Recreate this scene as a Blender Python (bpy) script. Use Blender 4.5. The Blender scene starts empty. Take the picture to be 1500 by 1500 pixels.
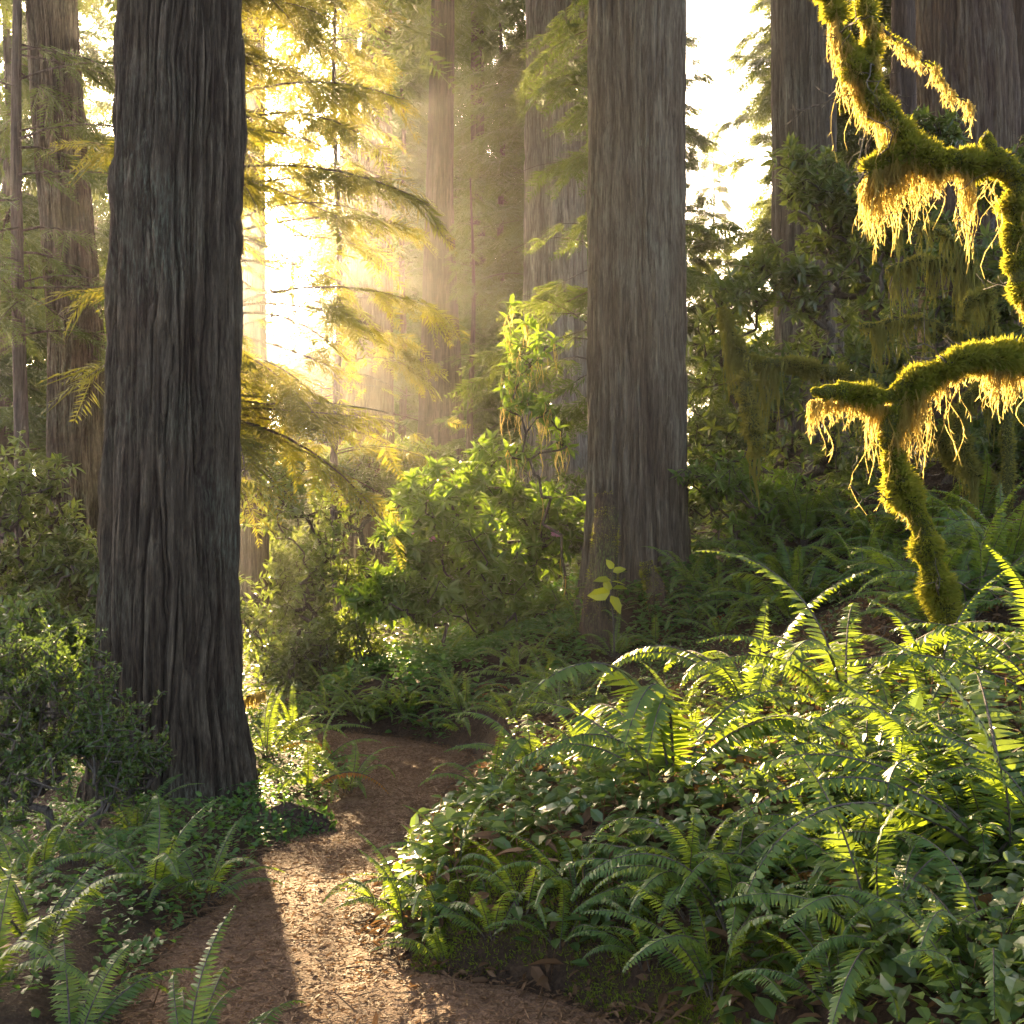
import bpy, math, random
import numpy as np
from mathutils import Vector, Matrix

rng = np.random.default_rng(11)
random.seed(11)
C = bpy.context.scene.collection
SC = bpy.context.scene
R = math.radians

# ------------------------------------------------------------------ camera, sky, sun, exposure
CAM_H = 1.6
FPX = 1700.0            # focal length in photograph pixels (1500 wide)
HOR = 800.0             # row of the horizon in the photograph
cd = bpy.data.cameras.new('camera')
cd.sensor_width = 36.0
cd.lens = 36.0 * FPX / 1500.0
cd.shift_y = (HOR - 750.0) / 1500.0
cd.clip_start = 0.05
cd.clip_end = 2000.0
cam = bpy.data.objects.new('camera', cd)
C.objects.link(cam)
cam.location = (0, 0, CAM_H)
cam.rotation_euler = (R(90), 0, 0)
SC.camera = cam

SUN_AZ = R(-15.8)       # to the left of straight ahead
SUN_EL = R(15.6)
SUN = np.array([math.sin(SUN_AZ) * math.cos(SUN_EL), math.cos(SUN_AZ) * math.cos(SUN_EL), math.sin(SUN_EL)])

w = bpy.data.worlds.new('World')
SC.world = w
w.use_nodes = True
nt = w.node_tree
bg = nt.nodes['Background']
sky = nt.nodes.new('ShaderNodeTexSky')
sky.sky_type = 'NISHITA'
sky.sun_disc = False
sky.sun_elevation = SUN_EL
sky.sun_rotation = SUN_AZ
sky.air_density = 0.4
sky.dust_density = 4.0
sky.ozone_density = 0.0
nt.links.new(sky.outputs[0], bg.inputs[0])
bg.inputs[1].default_value = 0.15

sl = bpy.data.lights.new('sun', 'SUN')
sl.energy = 5.0
sl.angle = R(0.5)
sl.color = (1.0, 0.79, 0.49)
so = bpy.data.objects.new('sun', sl)
C.objects.link(so)
so.rotation_euler = Vector(SUN).to_track_quat('Z', 'Y').to_euler()

SC.view_settings.view_transform = 'Standard'
SC.view_settings.look = 'None'
SC.view_settings.gamma = 1.0
SC.view_settings.use_curve_mapping = False
SC.view_settings.exposure = 3.35
SC.view_settings.use_white_balance = True      # the photograph is balanced for warm light
SC.view_settings.white_balance_temperature = 7700
SC.view_settings.white_balance_tint = 12
cy = SC.cycles
cy.max_bounces = 6
cy.diffuse_bounces = 3
cy.glossy_bounces = 2
cy.transmission_bounces = 4
cy.transparent_max_bounces = 4
cy.volume_bounces = 0
cy.sample_clamp_indirect = 6.0
cy.use_denoising = True

HAZE_DENSITY = 0.00048
HAZE_G = 0.88

# ------------------------------------------------------------------ numpy helpers
def px(u, v, d):
    """photograph pixel + distance ahead -> world point"""
    return np.array([(u - 750.0) / FPX * d, d, CAM_H - (v - HOR) / FPX * d])

def sstep(a, b, x):
    t = np.clip((x - a) / (b - a), 0, 1)
    return t * t * (3 - 2 * t)

def _hash(ix, iy, iz, seed):
    n = (ix.astype(np.int64) * 374761393 + iy.astype(np.int64) * 668265263 + iz.astype(np.int64) * 2147483647 + seed * 974711) & 0xffffffff
    n = ((n ^ (n >> 13)) * 1274126177) & 0xffffffff
    n = ((n ^ (n >> 16)) * 2246822519) & 0xffffffff
    return ((n ^ (n >> 15)) & 0xffffff) / float(0xffffff)

def vnoise(x, y, z=None, seed=0, perx=None):
    x = np.asarray(x, float); y = np.asarray(y, float)
    z = np.zeros_like(x) if z is None else np.asarray(z, float)
    x, y, z = np.broadcast_arrays(x, y, z)
    x0 = np.floor(x); y0 = np.floor(y); z0 = np.floor(z)
    fx = x - x0; fy = y - y0; fz = z - z0
    fx = fx * fx * (3 - 2 * fx); fy = fy * fy * (3 - 2 * fy); fz = fz * fz * (3 - 2 * fz)
    def h(i, j, k):
        xi = x0 + i
        if perx: xi = np.mod(xi, perx)
        return _hash(xi, y0 + j, z0 + k, seed)
    c00 = h(0,0,0)*(1-fx)+h(1,0,0)*fx; c10 = h(0,1,0)*(1-fx)+h(1,1,0)*fx
    c01 = h(0,0,1)*(1-fx)+h(1,0,1)*fx; c11 = h(0,1,1)*(1-fx)+h(1,1,1)*fx
    return (c00*(1-fy)+c10*fy)*(1-fz) + (c01*(1-fy)+c11*fy)*fz

def fbm(x, y, z=None, seed=0, octv=4):
    s = 0; a = 0.5; t = 0
    for o in range(octv):
        f = 2.0 ** o
        s = s + a * vnoise(np.asarray(x) * f, np.asarray(y) * f, None if z is None else np.asarray(z) * f, seed + o * 17)
        t += a; a *= 0.5
    return s / t

def norm(v):
    v = np.asarray(v, float)
    return v / np.maximum(np.linalg.norm(v, axis=-1, keepdims=True), 1e-9)

def frames(d, up):
    """(N,3) leaf axes and up hints -> (N,3,3) matrices, columns axis / side / normal"""
    d = norm(d); up = np.broadcast_to(np.asarray(up, float), d.shape)
    s = np.cross(up, d)
    bad = np.linalg.norm(s, axis=1) < 1e-4
    s[bad] = np.cross(np.array([1.0, 0.1, 0.0]), d[bad])
    s = norm(s)
    n = np.cross(d, s)
    return np.stack([d, s, n], axis=2)

def rnd_dirs(n):
    return norm(rng.normal(size=(n, 3)))

class Geo:
    def __init__(self):
        self.V = []; self.F = {3: [], 4: []}; self.n = 0; self.att = []
    def add(self, v, f, mi=0, att=None):
        v = np.asarray(v, float)
        f = np.asarray(f, int)
        if len(f):
            self.F[f.shape[1]].append((f + self.n, mi))
        self.V.append(v)
        self.att.append(np.zeros(len(v)) if att is None else np.asarray(att, float))
        self.n += len(v)
    def addmix(self, v, fs, mi=0, att=None):
        v = np.asarray(v, float)
        for f in fs:
            f = np.asarray(f, int)
            if len(f): self.F[f.shape[1]].append((f + self.n, mi))
        self.V.append(v); self.att.append(np.zeros(len(v)) if att is None else np.asarray(att, float)); self.n += len(v)
    def inst(self, tmpl, pos, rot, sc, mi=0):
        tv, tfs = tmpl
        N = len(pos)
        if N == 0: return
        sc = np.asarray(sc, float)
        if sc.ndim == 0: sc = np.full(N, sc)
        if sc.ndim == 1: sc = np.repeat(sc[:, None], 3, 1)
        v = np.einsum('nij,nkj->nki', rot, tv[None] * sc[:, None, :]) + np.asarray(pos)[:, None, :]
        k = len(tv)
        off = (np.arange(N) * k)[:, None, None]
        self.addmix(v.reshape(-1, 3), [(f[None] + off).reshape(-1, f.shape[1]) for f in tfs if len(f)], mi)
    def mesh(self, name, mats, smooth=True, attr=None):
        me = bpy.data.meshes.new(name)
        V = np.concatenate(self.V) if self.V else np.zeros((0, 3))
        me.vertices.add(len(V))
        me.vertices.foreach_set('co', V.astype(np.float32).ravel())
        idx = []; tot = []; mis = []
        for k in (3, 4):
            for f, mi in self.F[k]:
                idx.append(f.ravel()); tot.append(np.full(len(f), k)); mis.append(np.full(len(f), mi))
        idx = np.concatenate(idx); tot = np.concatenate(tot); mis = np.concatenate(mis)
        st = np.concatenate([[0], np.cumsum(tot)[:-1]])
        me.loops.add(len(idx)); me.loops.foreach_set('vertex_index', idx.astype(np.int32))
        me.polygons.add(len(tot))
        me.polygons.foreach_set('loop_start', st.astype(np.int32))
        try: me.polygons.foreach_set('loop_total', tot.astype(np.int32))
        except Exception: pass
        me.polygons.foreach_set('material_index', mis.astype(np.int32))
        me.polygons.foreach_set('use_smooth', np.full(len(tot), bool(smooth)))
        for m in (mats if isinstance(mats, (list, tuple)) else [mats]): me.materials.append(m)
        if attr:
            a = me.attributes.new(attr, 'FLOAT', 'POINT')
            a.data.foreach_set('value', np.concatenate(self.att).astype(np.float32))
        me.update(calc_edges=True)
        return me
    def build(self, name, mats, parent=None, loc=None, smooth=True, attr=None):
        o = bpy.data.objects.new(name, self.mesh(name, mats, smooth, attr))
        C.objects.link(o)
        if parent is not None: o.parent = parent
        if loc is not None: o.location = loc
        return o

def tube(g, pts, rad, sides=6, mi=0, cap=True):
    pts = np.asarray(pts, float); n = len(pts)
    rad = np.broadcast_to(np.asarray(rad, float), (n,))
    t = np.gradient(pts, axis=0); t = norm(t)
    a = np.array([0, 0, 1.0]) if abs(t[0][2]) < 0.9 else np.array([1.0, 0, 0])
    u = norm(np.cross(a, t[0])); 
    us = [u]
    for i in range(1, n):
        u = us[-1] - t[i] * np.dot(us[-1], t[i]); us.append(norm(u))
    us = np.array(us); vs = np.cross(t, us)
    ang = np.linspace(0, 2 * math.pi, sides, endpoint=False)
    ring = pts[:, None] + rad[:, None, None] * (np.cos(ang)[None, :, None] * us[:, None] + np.sin(ang)[None, :, None] * vs[:, None])
    v = ring.reshape(-1, 3)
    i = np.arange(n - 1)[:, None] * sides; j = np.arange(sides)[None]
    j2 = (j + 1) % sides
    f = np.stack([i + j, i + j2, i + sides + j2, i + sides + j], -1).reshape(-1, 4)
    if cap:
        v = np.concatenate([v, [pts[0], pts[-1]]])
        jj = np.arange(sides)
        c0 = np.stack([np.full(sides, n * sides), (jj + 1) % sides, jj], -1)
        c1 = np.stack([np.full(sides, n * sides + 1), (n - 1) * sides + jj, (n - 1) * sides + (jj + 1) % sides], -1)
        g.addmix(v, [f, np.concatenate([c0, c1])], mi)
    else:
        g.add(v, f, mi)
    return us, vs

def spline(ctrl, n):
    """Catmull-Rom through control rows"""
    c = np.asarray(ctrl, float)
    c = np.concatenate([[2 * c[0] - c[1]], c, [2 * c[-1] - c[-2]]])
    m = len(c) - 3
    t = np.linspace(0, m - 1e-6, n); i = t.astype(int); f = (t - i)[:, None]
    p0, p1, p2, p3 = c[i], c[i + 1], c[i + 2], c[i + 3]
    return 0.5 * ((2 * p1) + (-p0 + p2) * f + (2 * p0 - 5 * p1 + 4 * p2 - p3) * f ** 2 + (-p0 + 3 * p1 - 3 * p2 + p3) * f ** 3)

# ------------------------------------------------------------------ object helpers
def tag(o, label, cat, group=None, kind=None):
    if label: o['label'] = label
    if cat: o['category'] = cat
    if group: o['group'] = group
    if kind: o['kind'] = kind
    return o

def thing(name, label, cat, loc=(0, 0, 0), group=None):
    o = bpy.data.objects.new(name, None)
    o.empty_display_size = 0.2
    C.objects.link(o)
    o.location = loc
    return tag(o, label, cat, group)

def dup(root, loc, rotz=0.0, scale=1.0, label=None, group=None):
    r = root.copy(); C.objects.link(r)
    r.location = loc; r.rotation_euler = (0, 0, rotz); r.scale = (scale,) * 3
    if label: r['label'] = label
    if group: r['group'] = group
    for ch in list(root.children):
        c = ch.copy(); C.objects.link(c); c.parent = r
        for gc in list(ch.children):
            d = gc.copy(); C.objects.link(d); d.parent = c
    return r

# ------------------------------------------------------------------ materials
def newmat(name):
    m = bpy.data.materials.new(name); m.use_nodes = True
    n = m.node_tree.nodes; n.clear()
    out = n.new('ShaderNodeOutputMaterial')
    return m, m.node_tree, out

def ramp(ntree, stops, interp='LINEAR'):
    r = ntree.nodes.new('ShaderNodeValToRGB')
    r.color_ramp.interpolation = interp
    e = r.color_ramp.elements
    while len(e) < len(stops): e.new(0.5)
    for el, (p, c) in zip(e, stops):
        el.position = p; el.color = (*c, 1)
    return r

def leafmat(name, cols, tcol, trans=0.45, rough=0.42, spec=0.4, patch=0):
    m, t, out = newmat(name)
    N = t.nodes; L = t.links
    geo = N.new('ShaderNodeNewGeometry'); oi = N.new('ShaderNodeObjectInfo')
    k = len(cols)
    rp = ramp(t, [(i / (k - 1), c) for i, c in enumerate(cols)])
    ad = N.new('ShaderNodeMath'); ad.operation = 'MULTIPLY_ADD'; ad.inputs[1].default_value = 0.3
    L.new(oi.outputs['Random'], ad.inputs[0])
    mu = N.new('ShaderNodeMath'); mu.operation = 'MULTIPLY'; mu.inputs[1].default_value = 0.7
    L.new(geo.outputs['Random Per Island'], mu.inputs[0]); L.new(mu.outputs[0], ad.inputs[2])
    if patch:
        tc = N.new('ShaderNodeTexCoord'); pn = N.new('ShaderNodeTexNoise'); pn.inputs['Scale'].default_value = patch; pn.inputs['Detail'].default_value = 3
        L.new(tc.outputs['Object'], pn.inputs['Vector'])
        st = N.new('ShaderNodeMapRange'); st.inputs[1].default_value = .36; st.inputs[2].default_value = .64; L.new(pn.outputs[0], st.inputs[0])
        av = N.new('ShaderNodeMix'); av.data_type = 'FLOAT'; av.inputs[0].default_value = .62
        L.new(ad.outputs[0], av.inputs[2]); L.new(st.outputs[0], av.inputs[3]); L.new(av.outputs[0], rp.inputs[0])
    else:
        L.new(ad.outputs[0], rp.inputs[0])
    b = N.new('ShaderNodeBsdfPrincipled')
    b.inputs['Roughness'].default_value = rough
    b.inputs['Specular IOR Level'].default_value = spec
    L.new(rp.outputs[0], b.inputs['Base Color'])
    mx = N.new('ShaderNodeMix'); mx.data_type = 'RGBA'; mx.blend_type = 'MIX'; mx.inputs[0].default_value = 0.75
    L.new(rp.outputs[0], mx.inputs[6]); mx.inputs[7].default_value = (*tcol, 1)
    tr = N.new('ShaderNodeBsdfTranslucent'); L.new(mx.outputs[2], tr.inputs[0])
    ms = N.new('ShaderNodeMixShader'); ms.inputs[0].default_value = trans
    L.new(b.outputs[0], ms.inputs[1]); L.new(tr.outputs[0], ms.inputs[2]); L.new(ms.outputs[0], out.inputs[0])
    return m

def barkmat(name, ridge, mid, inner, lichen=None, lich=0.35, sx=16.0, sz=1.7, bump=1.0):
    m, t, out = newmat(name)
    N = t.nodes; L = t.links
    tc = N.new('ShaderNodeTexCoord')
    mp = N.new('ShaderNodeMapping'); mp.inputs['Scale'].default_value = (sx, sx, sz); L.new(tc.outputs['Object'], mp.inputs[0])
    n1 = N.new('ShaderNodeTexNoise'); n1.inputs['Scale'].default_value = 1.0; n1.inputs['Detail'].default_value = 7; n1.inputs['Roughness'].default_value = 0.65
    n1.inputs['Distortion'].default_value = 0.4
    L.new(mp.outputs[0], n1.inputs['Vector'])
    mp2 = N.new('ShaderNodeMapping'); mp2.inputs['Scale'].default_value = (sx * 4.5, sx * 4.5, sz * 5); L.new(tc.outputs['Object'], mp2.inputs[0])
    n2 = N.new('ShaderNodeTexNoise'); n2.inputs['Scale'].default_value = 1.0; n2.inputs['Detail'].default_value = 5; n2.inputs['Roughness'].default_value = 0.7
    L.new(mp2.outputs[0], n2.inputs['Vector'])
    n3 = N.new('ShaderNodeTexNoise'); n3.inputs['Scale'].default_value = 1.1; n3.inputs['Detail'].default_value = 4
    L.new(tc.outputs['Object'], n3.inputs['Vector'])
    r1 = ramp(t, [(0.30, inner), (0.47, mid), (0.62, ridge), (0.80, tuple(min(1, c * 1.45) for c in ridge))])
    L.new(n1.outputs[0], r1.inputs[0])
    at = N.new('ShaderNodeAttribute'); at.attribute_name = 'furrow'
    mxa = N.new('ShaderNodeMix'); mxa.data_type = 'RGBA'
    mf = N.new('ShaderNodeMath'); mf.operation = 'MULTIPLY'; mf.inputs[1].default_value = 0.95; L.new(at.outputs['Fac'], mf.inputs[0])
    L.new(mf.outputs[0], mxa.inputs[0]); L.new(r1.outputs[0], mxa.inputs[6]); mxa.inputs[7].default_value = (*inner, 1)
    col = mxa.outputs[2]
    if lichen:
        rl = ramp(t, [(0.50, (0, 0, 0)), (0.68, (1, 1, 1))]); L.new(n3.outputs[0], rl.inputs[0])
        rl2 = ramp(t, [(0.46, (0, 0, 0)), (0.6, (1, 1, 1))]); L.new(n2.outputs[0], rl2.inputs[0])
        mm = N.new('ShaderNodeMath'); mm.operation = 'MULTIPLY'; L.new(rl.outputs[0], mm.inputs[0]); L.new(rl2.outputs[0], mm.inputs[1])
        m2 = N.new('ShaderNodeMath'); m2.operation = 'MULTIPLY'; m2.inputs[1].default_value = lich; L.new(mm.outputs[0], m2.inputs[0])
        mxl = N.new('ShaderNodeMix'); mxl.data_type = 'RGBA'; L.new(m2.outputs[0], mxl.inputs[0]); L.new(col, mxl.inputs[6]); mxl.inputs[7].default_value = (*lichen, 1)
        col = mxl.outputs[2]
    rf = ramp(t, [(0.36, (0.66, 0.63, 0.60)), (0.5, (1, 1, 1)), (0.66, (1.4, 1.37, 1.32))]); L.new(n2.outputs[0], rf.inputs[0])
    mfi = N.new('ShaderNodeMix'); mfi.data_type = 'RGBA'; mfi.blend_type = 'MULTIPLY'; mfi.inputs[0].default_value = 1.0
    L.new(col, mfi.inputs[6]); L.new(rf.outputs[0], mfi.inputs[7]); col = mfi.outputs[2]
    b = N.new('ShaderNodeBsdfPrincipled'); b.inputs['Roughness'].default_value = 0.9; b.inputs['Specular IOR Level'].default_value = 0.25
    L.new(col, b.inputs['Base Color'])
    ad = N.new('ShaderNodeMath'); ad.operation = 'MULTIPLY_ADD'; ad.inputs[1].default_value = 0.8
    L.new(n2.outputs[0], ad.inputs[0]); L.new(n1.outputs[0], ad.inputs[2])
    bp = N.new('ShaderNodeBump'); bp.inputs['Strength'].default_value = bump; bp.inputs['Distance'].default_value = 0.07
    L.new(ad.outputs[0], bp.inputs['Height']); L.new(bp.outputs[0], b.inputs['Normal'])
    L.new(b.outputs[0], out.inputs[0])
    return m

def groundmat(name, stops, scale=3.0, bscale=60.0, bump=0.8, rough=0.95, stops2=None, fine=55.0, dist=0.03):
    m, t, out = newmat(name)
    N = t.nodes; L = t.links
    tc = N.new('ShaderNodeTexCoord')
    n1 = N.new('ShaderNodeTexNoise'); n1.inputs['Scale'].default_value = scale; n1.inputs['Detail'].default_value = 8; n1.inputs['Roughness'].default_value = 0.7
    n2 = N.new('ShaderNodeTexVoronoi'); n2.inputs['Scale'].default_value = bscale; n2.inputs['Randomness'].default_value = 1.0
    n3 = N.new('ShaderNodeTexNoise'); n3.inputs['Scale'].default_value = fine; n3.inputs['Detail'].default_value = 6; n3.inputs['Roughness'].default_value = 0.75
    for n in (n1, n2, n3): L.new(tc.outputs['Object'], n.inputs['Vector'])
    r = ramp(t, stops); 
    av = N.new('ShaderNodeMath'); av.operation = 'MULTIPLY_ADD'; av.inputs[1].default_value = 0.55; 
    mu = N.new('ShaderNodeMath'); mu.operation = 'MULTIPLY'; mu.inputs[1].default_value = 0.45
    L.new(n1.outputs[0], av.inputs[0]); L.new(n3.outputs[0], mu.inputs[0]); L.new(mu.outputs[0], av.inputs[2])
    L.new(av.outputs[0], r.inputs[0])
    sep = N.new('ShaderNodeMix'); sep.data_type = 'RGBA'; sep.blend_type = 'MULTIPLY'; sep.inputs[0].default_value = 0.5
    hv = N.new('ShaderNodeSeparateColor'); L.new(n2.outputs['Color'], hv.inputs[0])
    rv = ramp(t, [(0, (0.55, 0.5, 0.45)), (1, (1.5, 1.4, 1.3))]); L.new(hv.outputs[0], rv.inputs[0])
    L.new(r.outputs[0], sep.inputs[6]); L.new(rv.outputs[0], sep.inputs[7])
    b = N.new('ShaderNodeBsdfPrincipled'); b.inputs['Roughness'].default_value = rough; b.inputs['Specular IOR Level'].default_value = 0.2
    L.new(sep.outputs[2], b.inputs['Base Color'])
    ad = N.new('ShaderNodeMath'); ad.operation = 'ADD'
    L.new(n2.outputs['Distance'], ad.inputs[0]); L.new(n3.outputs[0], ad.inputs[1])
    bp = N.new('ShaderNodeBump'); bp.inputs['Strength'].default_value = bump; bp.inputs['Distance'].default_value = dist
    L.new(ad.outputs[0], bp.inputs['Height']); L.new(bp.outputs[0], b.inputs['Normal'])
    L.new(b.outputs[0], out.inputs[0])
    return m

M = {}
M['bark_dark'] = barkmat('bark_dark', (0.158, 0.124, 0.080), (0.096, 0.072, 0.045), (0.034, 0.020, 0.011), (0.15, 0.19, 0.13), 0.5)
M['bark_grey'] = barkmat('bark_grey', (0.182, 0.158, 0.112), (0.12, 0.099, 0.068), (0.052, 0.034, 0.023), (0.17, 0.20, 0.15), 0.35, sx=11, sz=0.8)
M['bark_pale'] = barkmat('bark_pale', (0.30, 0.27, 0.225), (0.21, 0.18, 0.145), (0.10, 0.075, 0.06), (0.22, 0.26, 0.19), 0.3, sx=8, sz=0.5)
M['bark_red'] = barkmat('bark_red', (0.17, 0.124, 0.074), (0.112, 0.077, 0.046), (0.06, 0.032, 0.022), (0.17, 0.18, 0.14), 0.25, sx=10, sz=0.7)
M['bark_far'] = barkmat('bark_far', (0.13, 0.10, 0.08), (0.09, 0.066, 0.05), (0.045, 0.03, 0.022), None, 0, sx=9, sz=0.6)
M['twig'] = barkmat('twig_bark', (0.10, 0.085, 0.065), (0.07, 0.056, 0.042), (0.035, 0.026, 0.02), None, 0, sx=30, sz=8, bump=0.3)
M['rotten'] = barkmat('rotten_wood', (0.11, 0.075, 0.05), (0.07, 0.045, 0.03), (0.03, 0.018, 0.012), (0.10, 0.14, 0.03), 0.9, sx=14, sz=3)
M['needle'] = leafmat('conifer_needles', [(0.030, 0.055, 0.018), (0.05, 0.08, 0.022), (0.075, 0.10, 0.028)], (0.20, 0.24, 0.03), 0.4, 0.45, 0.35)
M['needle_gold'] = leafmat('sunlit_needles', [(0.045, 0.070, 0.018), (0.07, 0.095, 0.022), (0.11, 0.115, 0.025)], (0.34, 0.30, 0.03), 0.5, 0.45, 0.35)  # needles of the backlit hemlocks: the sun's gold is put into their colour
M['rhodo'] = leafmat('rhododendron_leaf', [(0.035, 0.075, 0.018), (0.055, 0.11, 0.022), (0.085, 0.14, 0.028)], (0.27, 0.41, 0.03), 0.46, 0.38, 0.45)
M['rhodo_dark'] = leafmat('evergreen_leaf', [(0.040, 0.068, 0.022), (0.062, 0.098, 0.028), (0.095, 0.120, 0.038)], (0.24, 0.30, 0.03), 0.42, 0.30, 0.6)
M['huckle'] = leafmat('huckleberry_leaf', [(0.028, 0.060, 0.014), (0.045, 0.085, 0.018), (0.068, 0.10, 0.022)], (0.16, 0.24, 0.03), 0.4, 0.35, 0.45)
M['fern'] = leafmat('fern_frond', [(0.030, 0.085, 0.020), (0.048, 0.115, 0.024), (0.075, 0.15, 0.030)], (0.29, 0.37, 0.025), 0.45, 0.48, 0.38)
M['fern_dry'] = leafmat('dry_fern_frond', [(0.16, 0.075, 0.025), (0.20, 0.10, 0.03), (0.13, 0.06, 0.025)], (0.40, 0.20, 0.03), 0.45, 0.6, 0.2)
M['salal'] = leafmat('salal_leaf', [(0.032, 0.070, 0.020), (0.05, 0.095, 0.026), (0.08, 0.125, 0.032)], (0.22, 0.32, 0.03), 0.35, 0.30, 0.5)
M['sorrel'] = leafmat('sorrel_leaf', [(0.030, 0.085, 0.022), (0.045, 0.115, 0.03), (0.06, 0.14, 0.03)], (0.16, 0.32, 0.03), 0.45, 0.45, 0.4)
M['drybits'] = leafmat('dry_litter', [(0.07, 0.038, 0.018), (0.115, 0.064, 0.031), (0.165, 0.098, 0.05)], (0.22, 0.12, 0.05), 0.2, 0.75, 0.2)
M['moss'] = leafmat('branch_moss', [(0.075, 0.060, 0.020), (0.055, 0.095, 0.014), (0.10, 0.135, 0.018), (0.19, 0.175, 0.028)], (0.58, 0.52, 0.06), 0.48, 0.8, 0.1, 6.0)
M['moss_hang'] = leafmat('hanging_moss', [(0.10, 0.075, 0.025), (0.15, 0.13, 0.03), (0.20, 0.175, 0.04)], (0.90, 0.70, 0.25), 0.64, 0.8, 0.1, 9.0)  # sunlit copy, gold backlight put into its translucent colour
M['moss_dark'] = leafmat('shaded_moss', [(0.10, 0.105, 0.028), (0.14, 0.14, 0.036), (0.19, 0.18, 0.05)], (0.42, 0.38, 0.06), 0.5, 0.85, 0.1)  # copy for the shaded maples, shade put into its dimmer translucent colour
M['petal'] = leafmat('pink_petal', [(0.55, 0.26, 0.36), (0.65, 0.36, 0.46), (0.72, 0.48, 0.55)], (0.75, 0.4, 0.5), 0.4, 0.5, 0.3)
M['yellow_leaf'] = leafmat('sapling_leaf', [(0.09, 0.15, 0.02), (0.13, 0.18, 0.02), (0.16, 0.2, 0.02)], (0.55, 0.60, 0.03), 0.6, 0.4, 0.4)
M['floor'] = groundmat('forest_floor', [(0.3, (0.022, 0.014, 0.009)), (0.5, (0.05, 0.031, 0.018)), (0.68, (0.085, 0.055, 0.030))], 2.2, 45, 0.9)
M['trail'] = groundmat('trail_duff', [(0.3, (0.10, 0.062, 0.038)), (0.5, (0.18, 0.112, 0.068)), (0.7, (0.28, 0.18, 0.112))], 1.6, 75, 1.0, fine=70)
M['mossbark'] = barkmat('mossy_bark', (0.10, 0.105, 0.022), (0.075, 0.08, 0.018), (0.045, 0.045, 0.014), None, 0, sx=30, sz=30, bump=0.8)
M['soilmoss'] = leafmat('soil_moss', [(0.07, 0.10, 0.012), (0.10, 0.14, 0.016), (0.13, 0.16, 0.02)], (0.25, 0.30, 0.02), 0.35, 0.9, 0.1)

# ------------------------------------------------------------------ ground and trail
XR = ([-2, 2.6, 3.4, 4.0, 4.3, 4.6, 4.9, 5.4, 6, 7, 8, 9, 10, 11, 12, 13, 14, 16, 30, 90], [.9, .75, .62, .45, .12, -.38, -.62, -.67, -.70, -.66, -.60, -.54, -.48, -.38, -.48, -1.15, -2.6, -3.0, -3.4, -3.4])
XL = ([-2, 3.0, 4, 4.6, 5.3, 6, 7, 8, 9, 10, 11, 12, 13, 14, 15, 40], [-1.3, -1.3, -1.36, -1.48, -1.54, -1.57, -1.55, -1.56, -1.50, -1.38, -1.58, -2.05, -2.4, -4.2, -6, -6])
ZP = ([-5, 0, 4, 6, 8.5, 11, 13, 16, 120], [0.05, 0, -.05, -.2, -.42, -.50, -.56, -.62, -.62])
SLP = ([0, 9, 12, 15, 18, 22, 60], [.23, .24, .22, .15, .15, .17, .15])

def ground(x, y):
    x = np.asarray(x, float); y = np.asarray(y, float)
    zp = np.interp(y, *ZP)
    s = x - np.interp(y, *XR)
    slp = np.interp(y, *SLP)
    b = 0.30 * sstep(0, .42, s) + slp * np.clip(s, 0, 14) * sstep(0, .6, s)
    far = 0.03 * np.clip(s - 14, 0, 60) + .26 * np.clip(s - 2.1, 0, 7) * sstep(7.3, 10, y)
    wob = (fbm(x * 1.3, y * 1.3, seed=3) - .5) * 0.22 + (fbm(x * .35, y * .35, seed=9) - .5) * .35 * sstep(6, 14, np.hypot(x, y))
    offp = sstep(0.05, .9, s)
    l = np.interp(y, *XL) - x
    offl = sstep(0.05, .8, l)
    lf = 0.12 * sstep(0, .35, l) - 0.05 * sstep(.8, 2.5, l)
    pathy = (fbm(x * 3, y * 3, seed=5) - .5) * 0.03
    isp = 1 - np.maximum(offp, offl)
    crown = 0.0
    past = sstep(13.2, 15, y)
    return zp + b + far + lf * (1 - past) + wob * np.maximum(np.maximum(offp, offl), past) + pathy * isp + crown

def gpt(x, y, dz=0.0):
    return np.array([x, y, float(ground(x, y)) + dz])

def hit(u, v, d0=2.5, d1=60.0):
    """where the sight line through a photograph pixel meets the ground"""
    d = np.arange(d0, d1, 0.03)
    P = np.stack([(u - 750) / FPX * d, d, CAM_H - (v - HOR) / FPX * d], 1)
    k = np.nonzero(P[:, 2] <= ground(P[:, 0], P[:, 1]))[0]
    i = k[0] if len(k) else len(d) - 1
    return gpt(P[i, 0], P[i, 1])

def grid_mesh(xs, ys, fn):
    X, Y = np.meshgrid(xs, ys)
    Z = fn(X, Y)
    v = np.stack([X.ravel(), Y.ravel(), Z.ravel()], 1)
    nx = len(xs); i = np.arange(len(ys) - 1)[:, None] * nx; j = np.arange(nx - 1)[None]
    f = np.stack([i + j, i + j + 1, i + nx + j + 1, i + nx + j], -1).reshape(-1, 4)
    return v, f

xs = np.concatenate([-np.geomspace(110, 8.2, 40), np.arange(-8, 9, 0.05), np.geomspace(9.2, 110, 40)])
ys = np.concatenate([-np.geomspace(60, 1.2, 18), np.arange(-1, 20, 0.06), np.geomspace(20.3, 140, 60)])
g = Geo(); g.add(*grid_mesh(xs, ys, ground))
tag(g.build('forest_floor', M['floor']), None, None, kind='structure')

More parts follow.
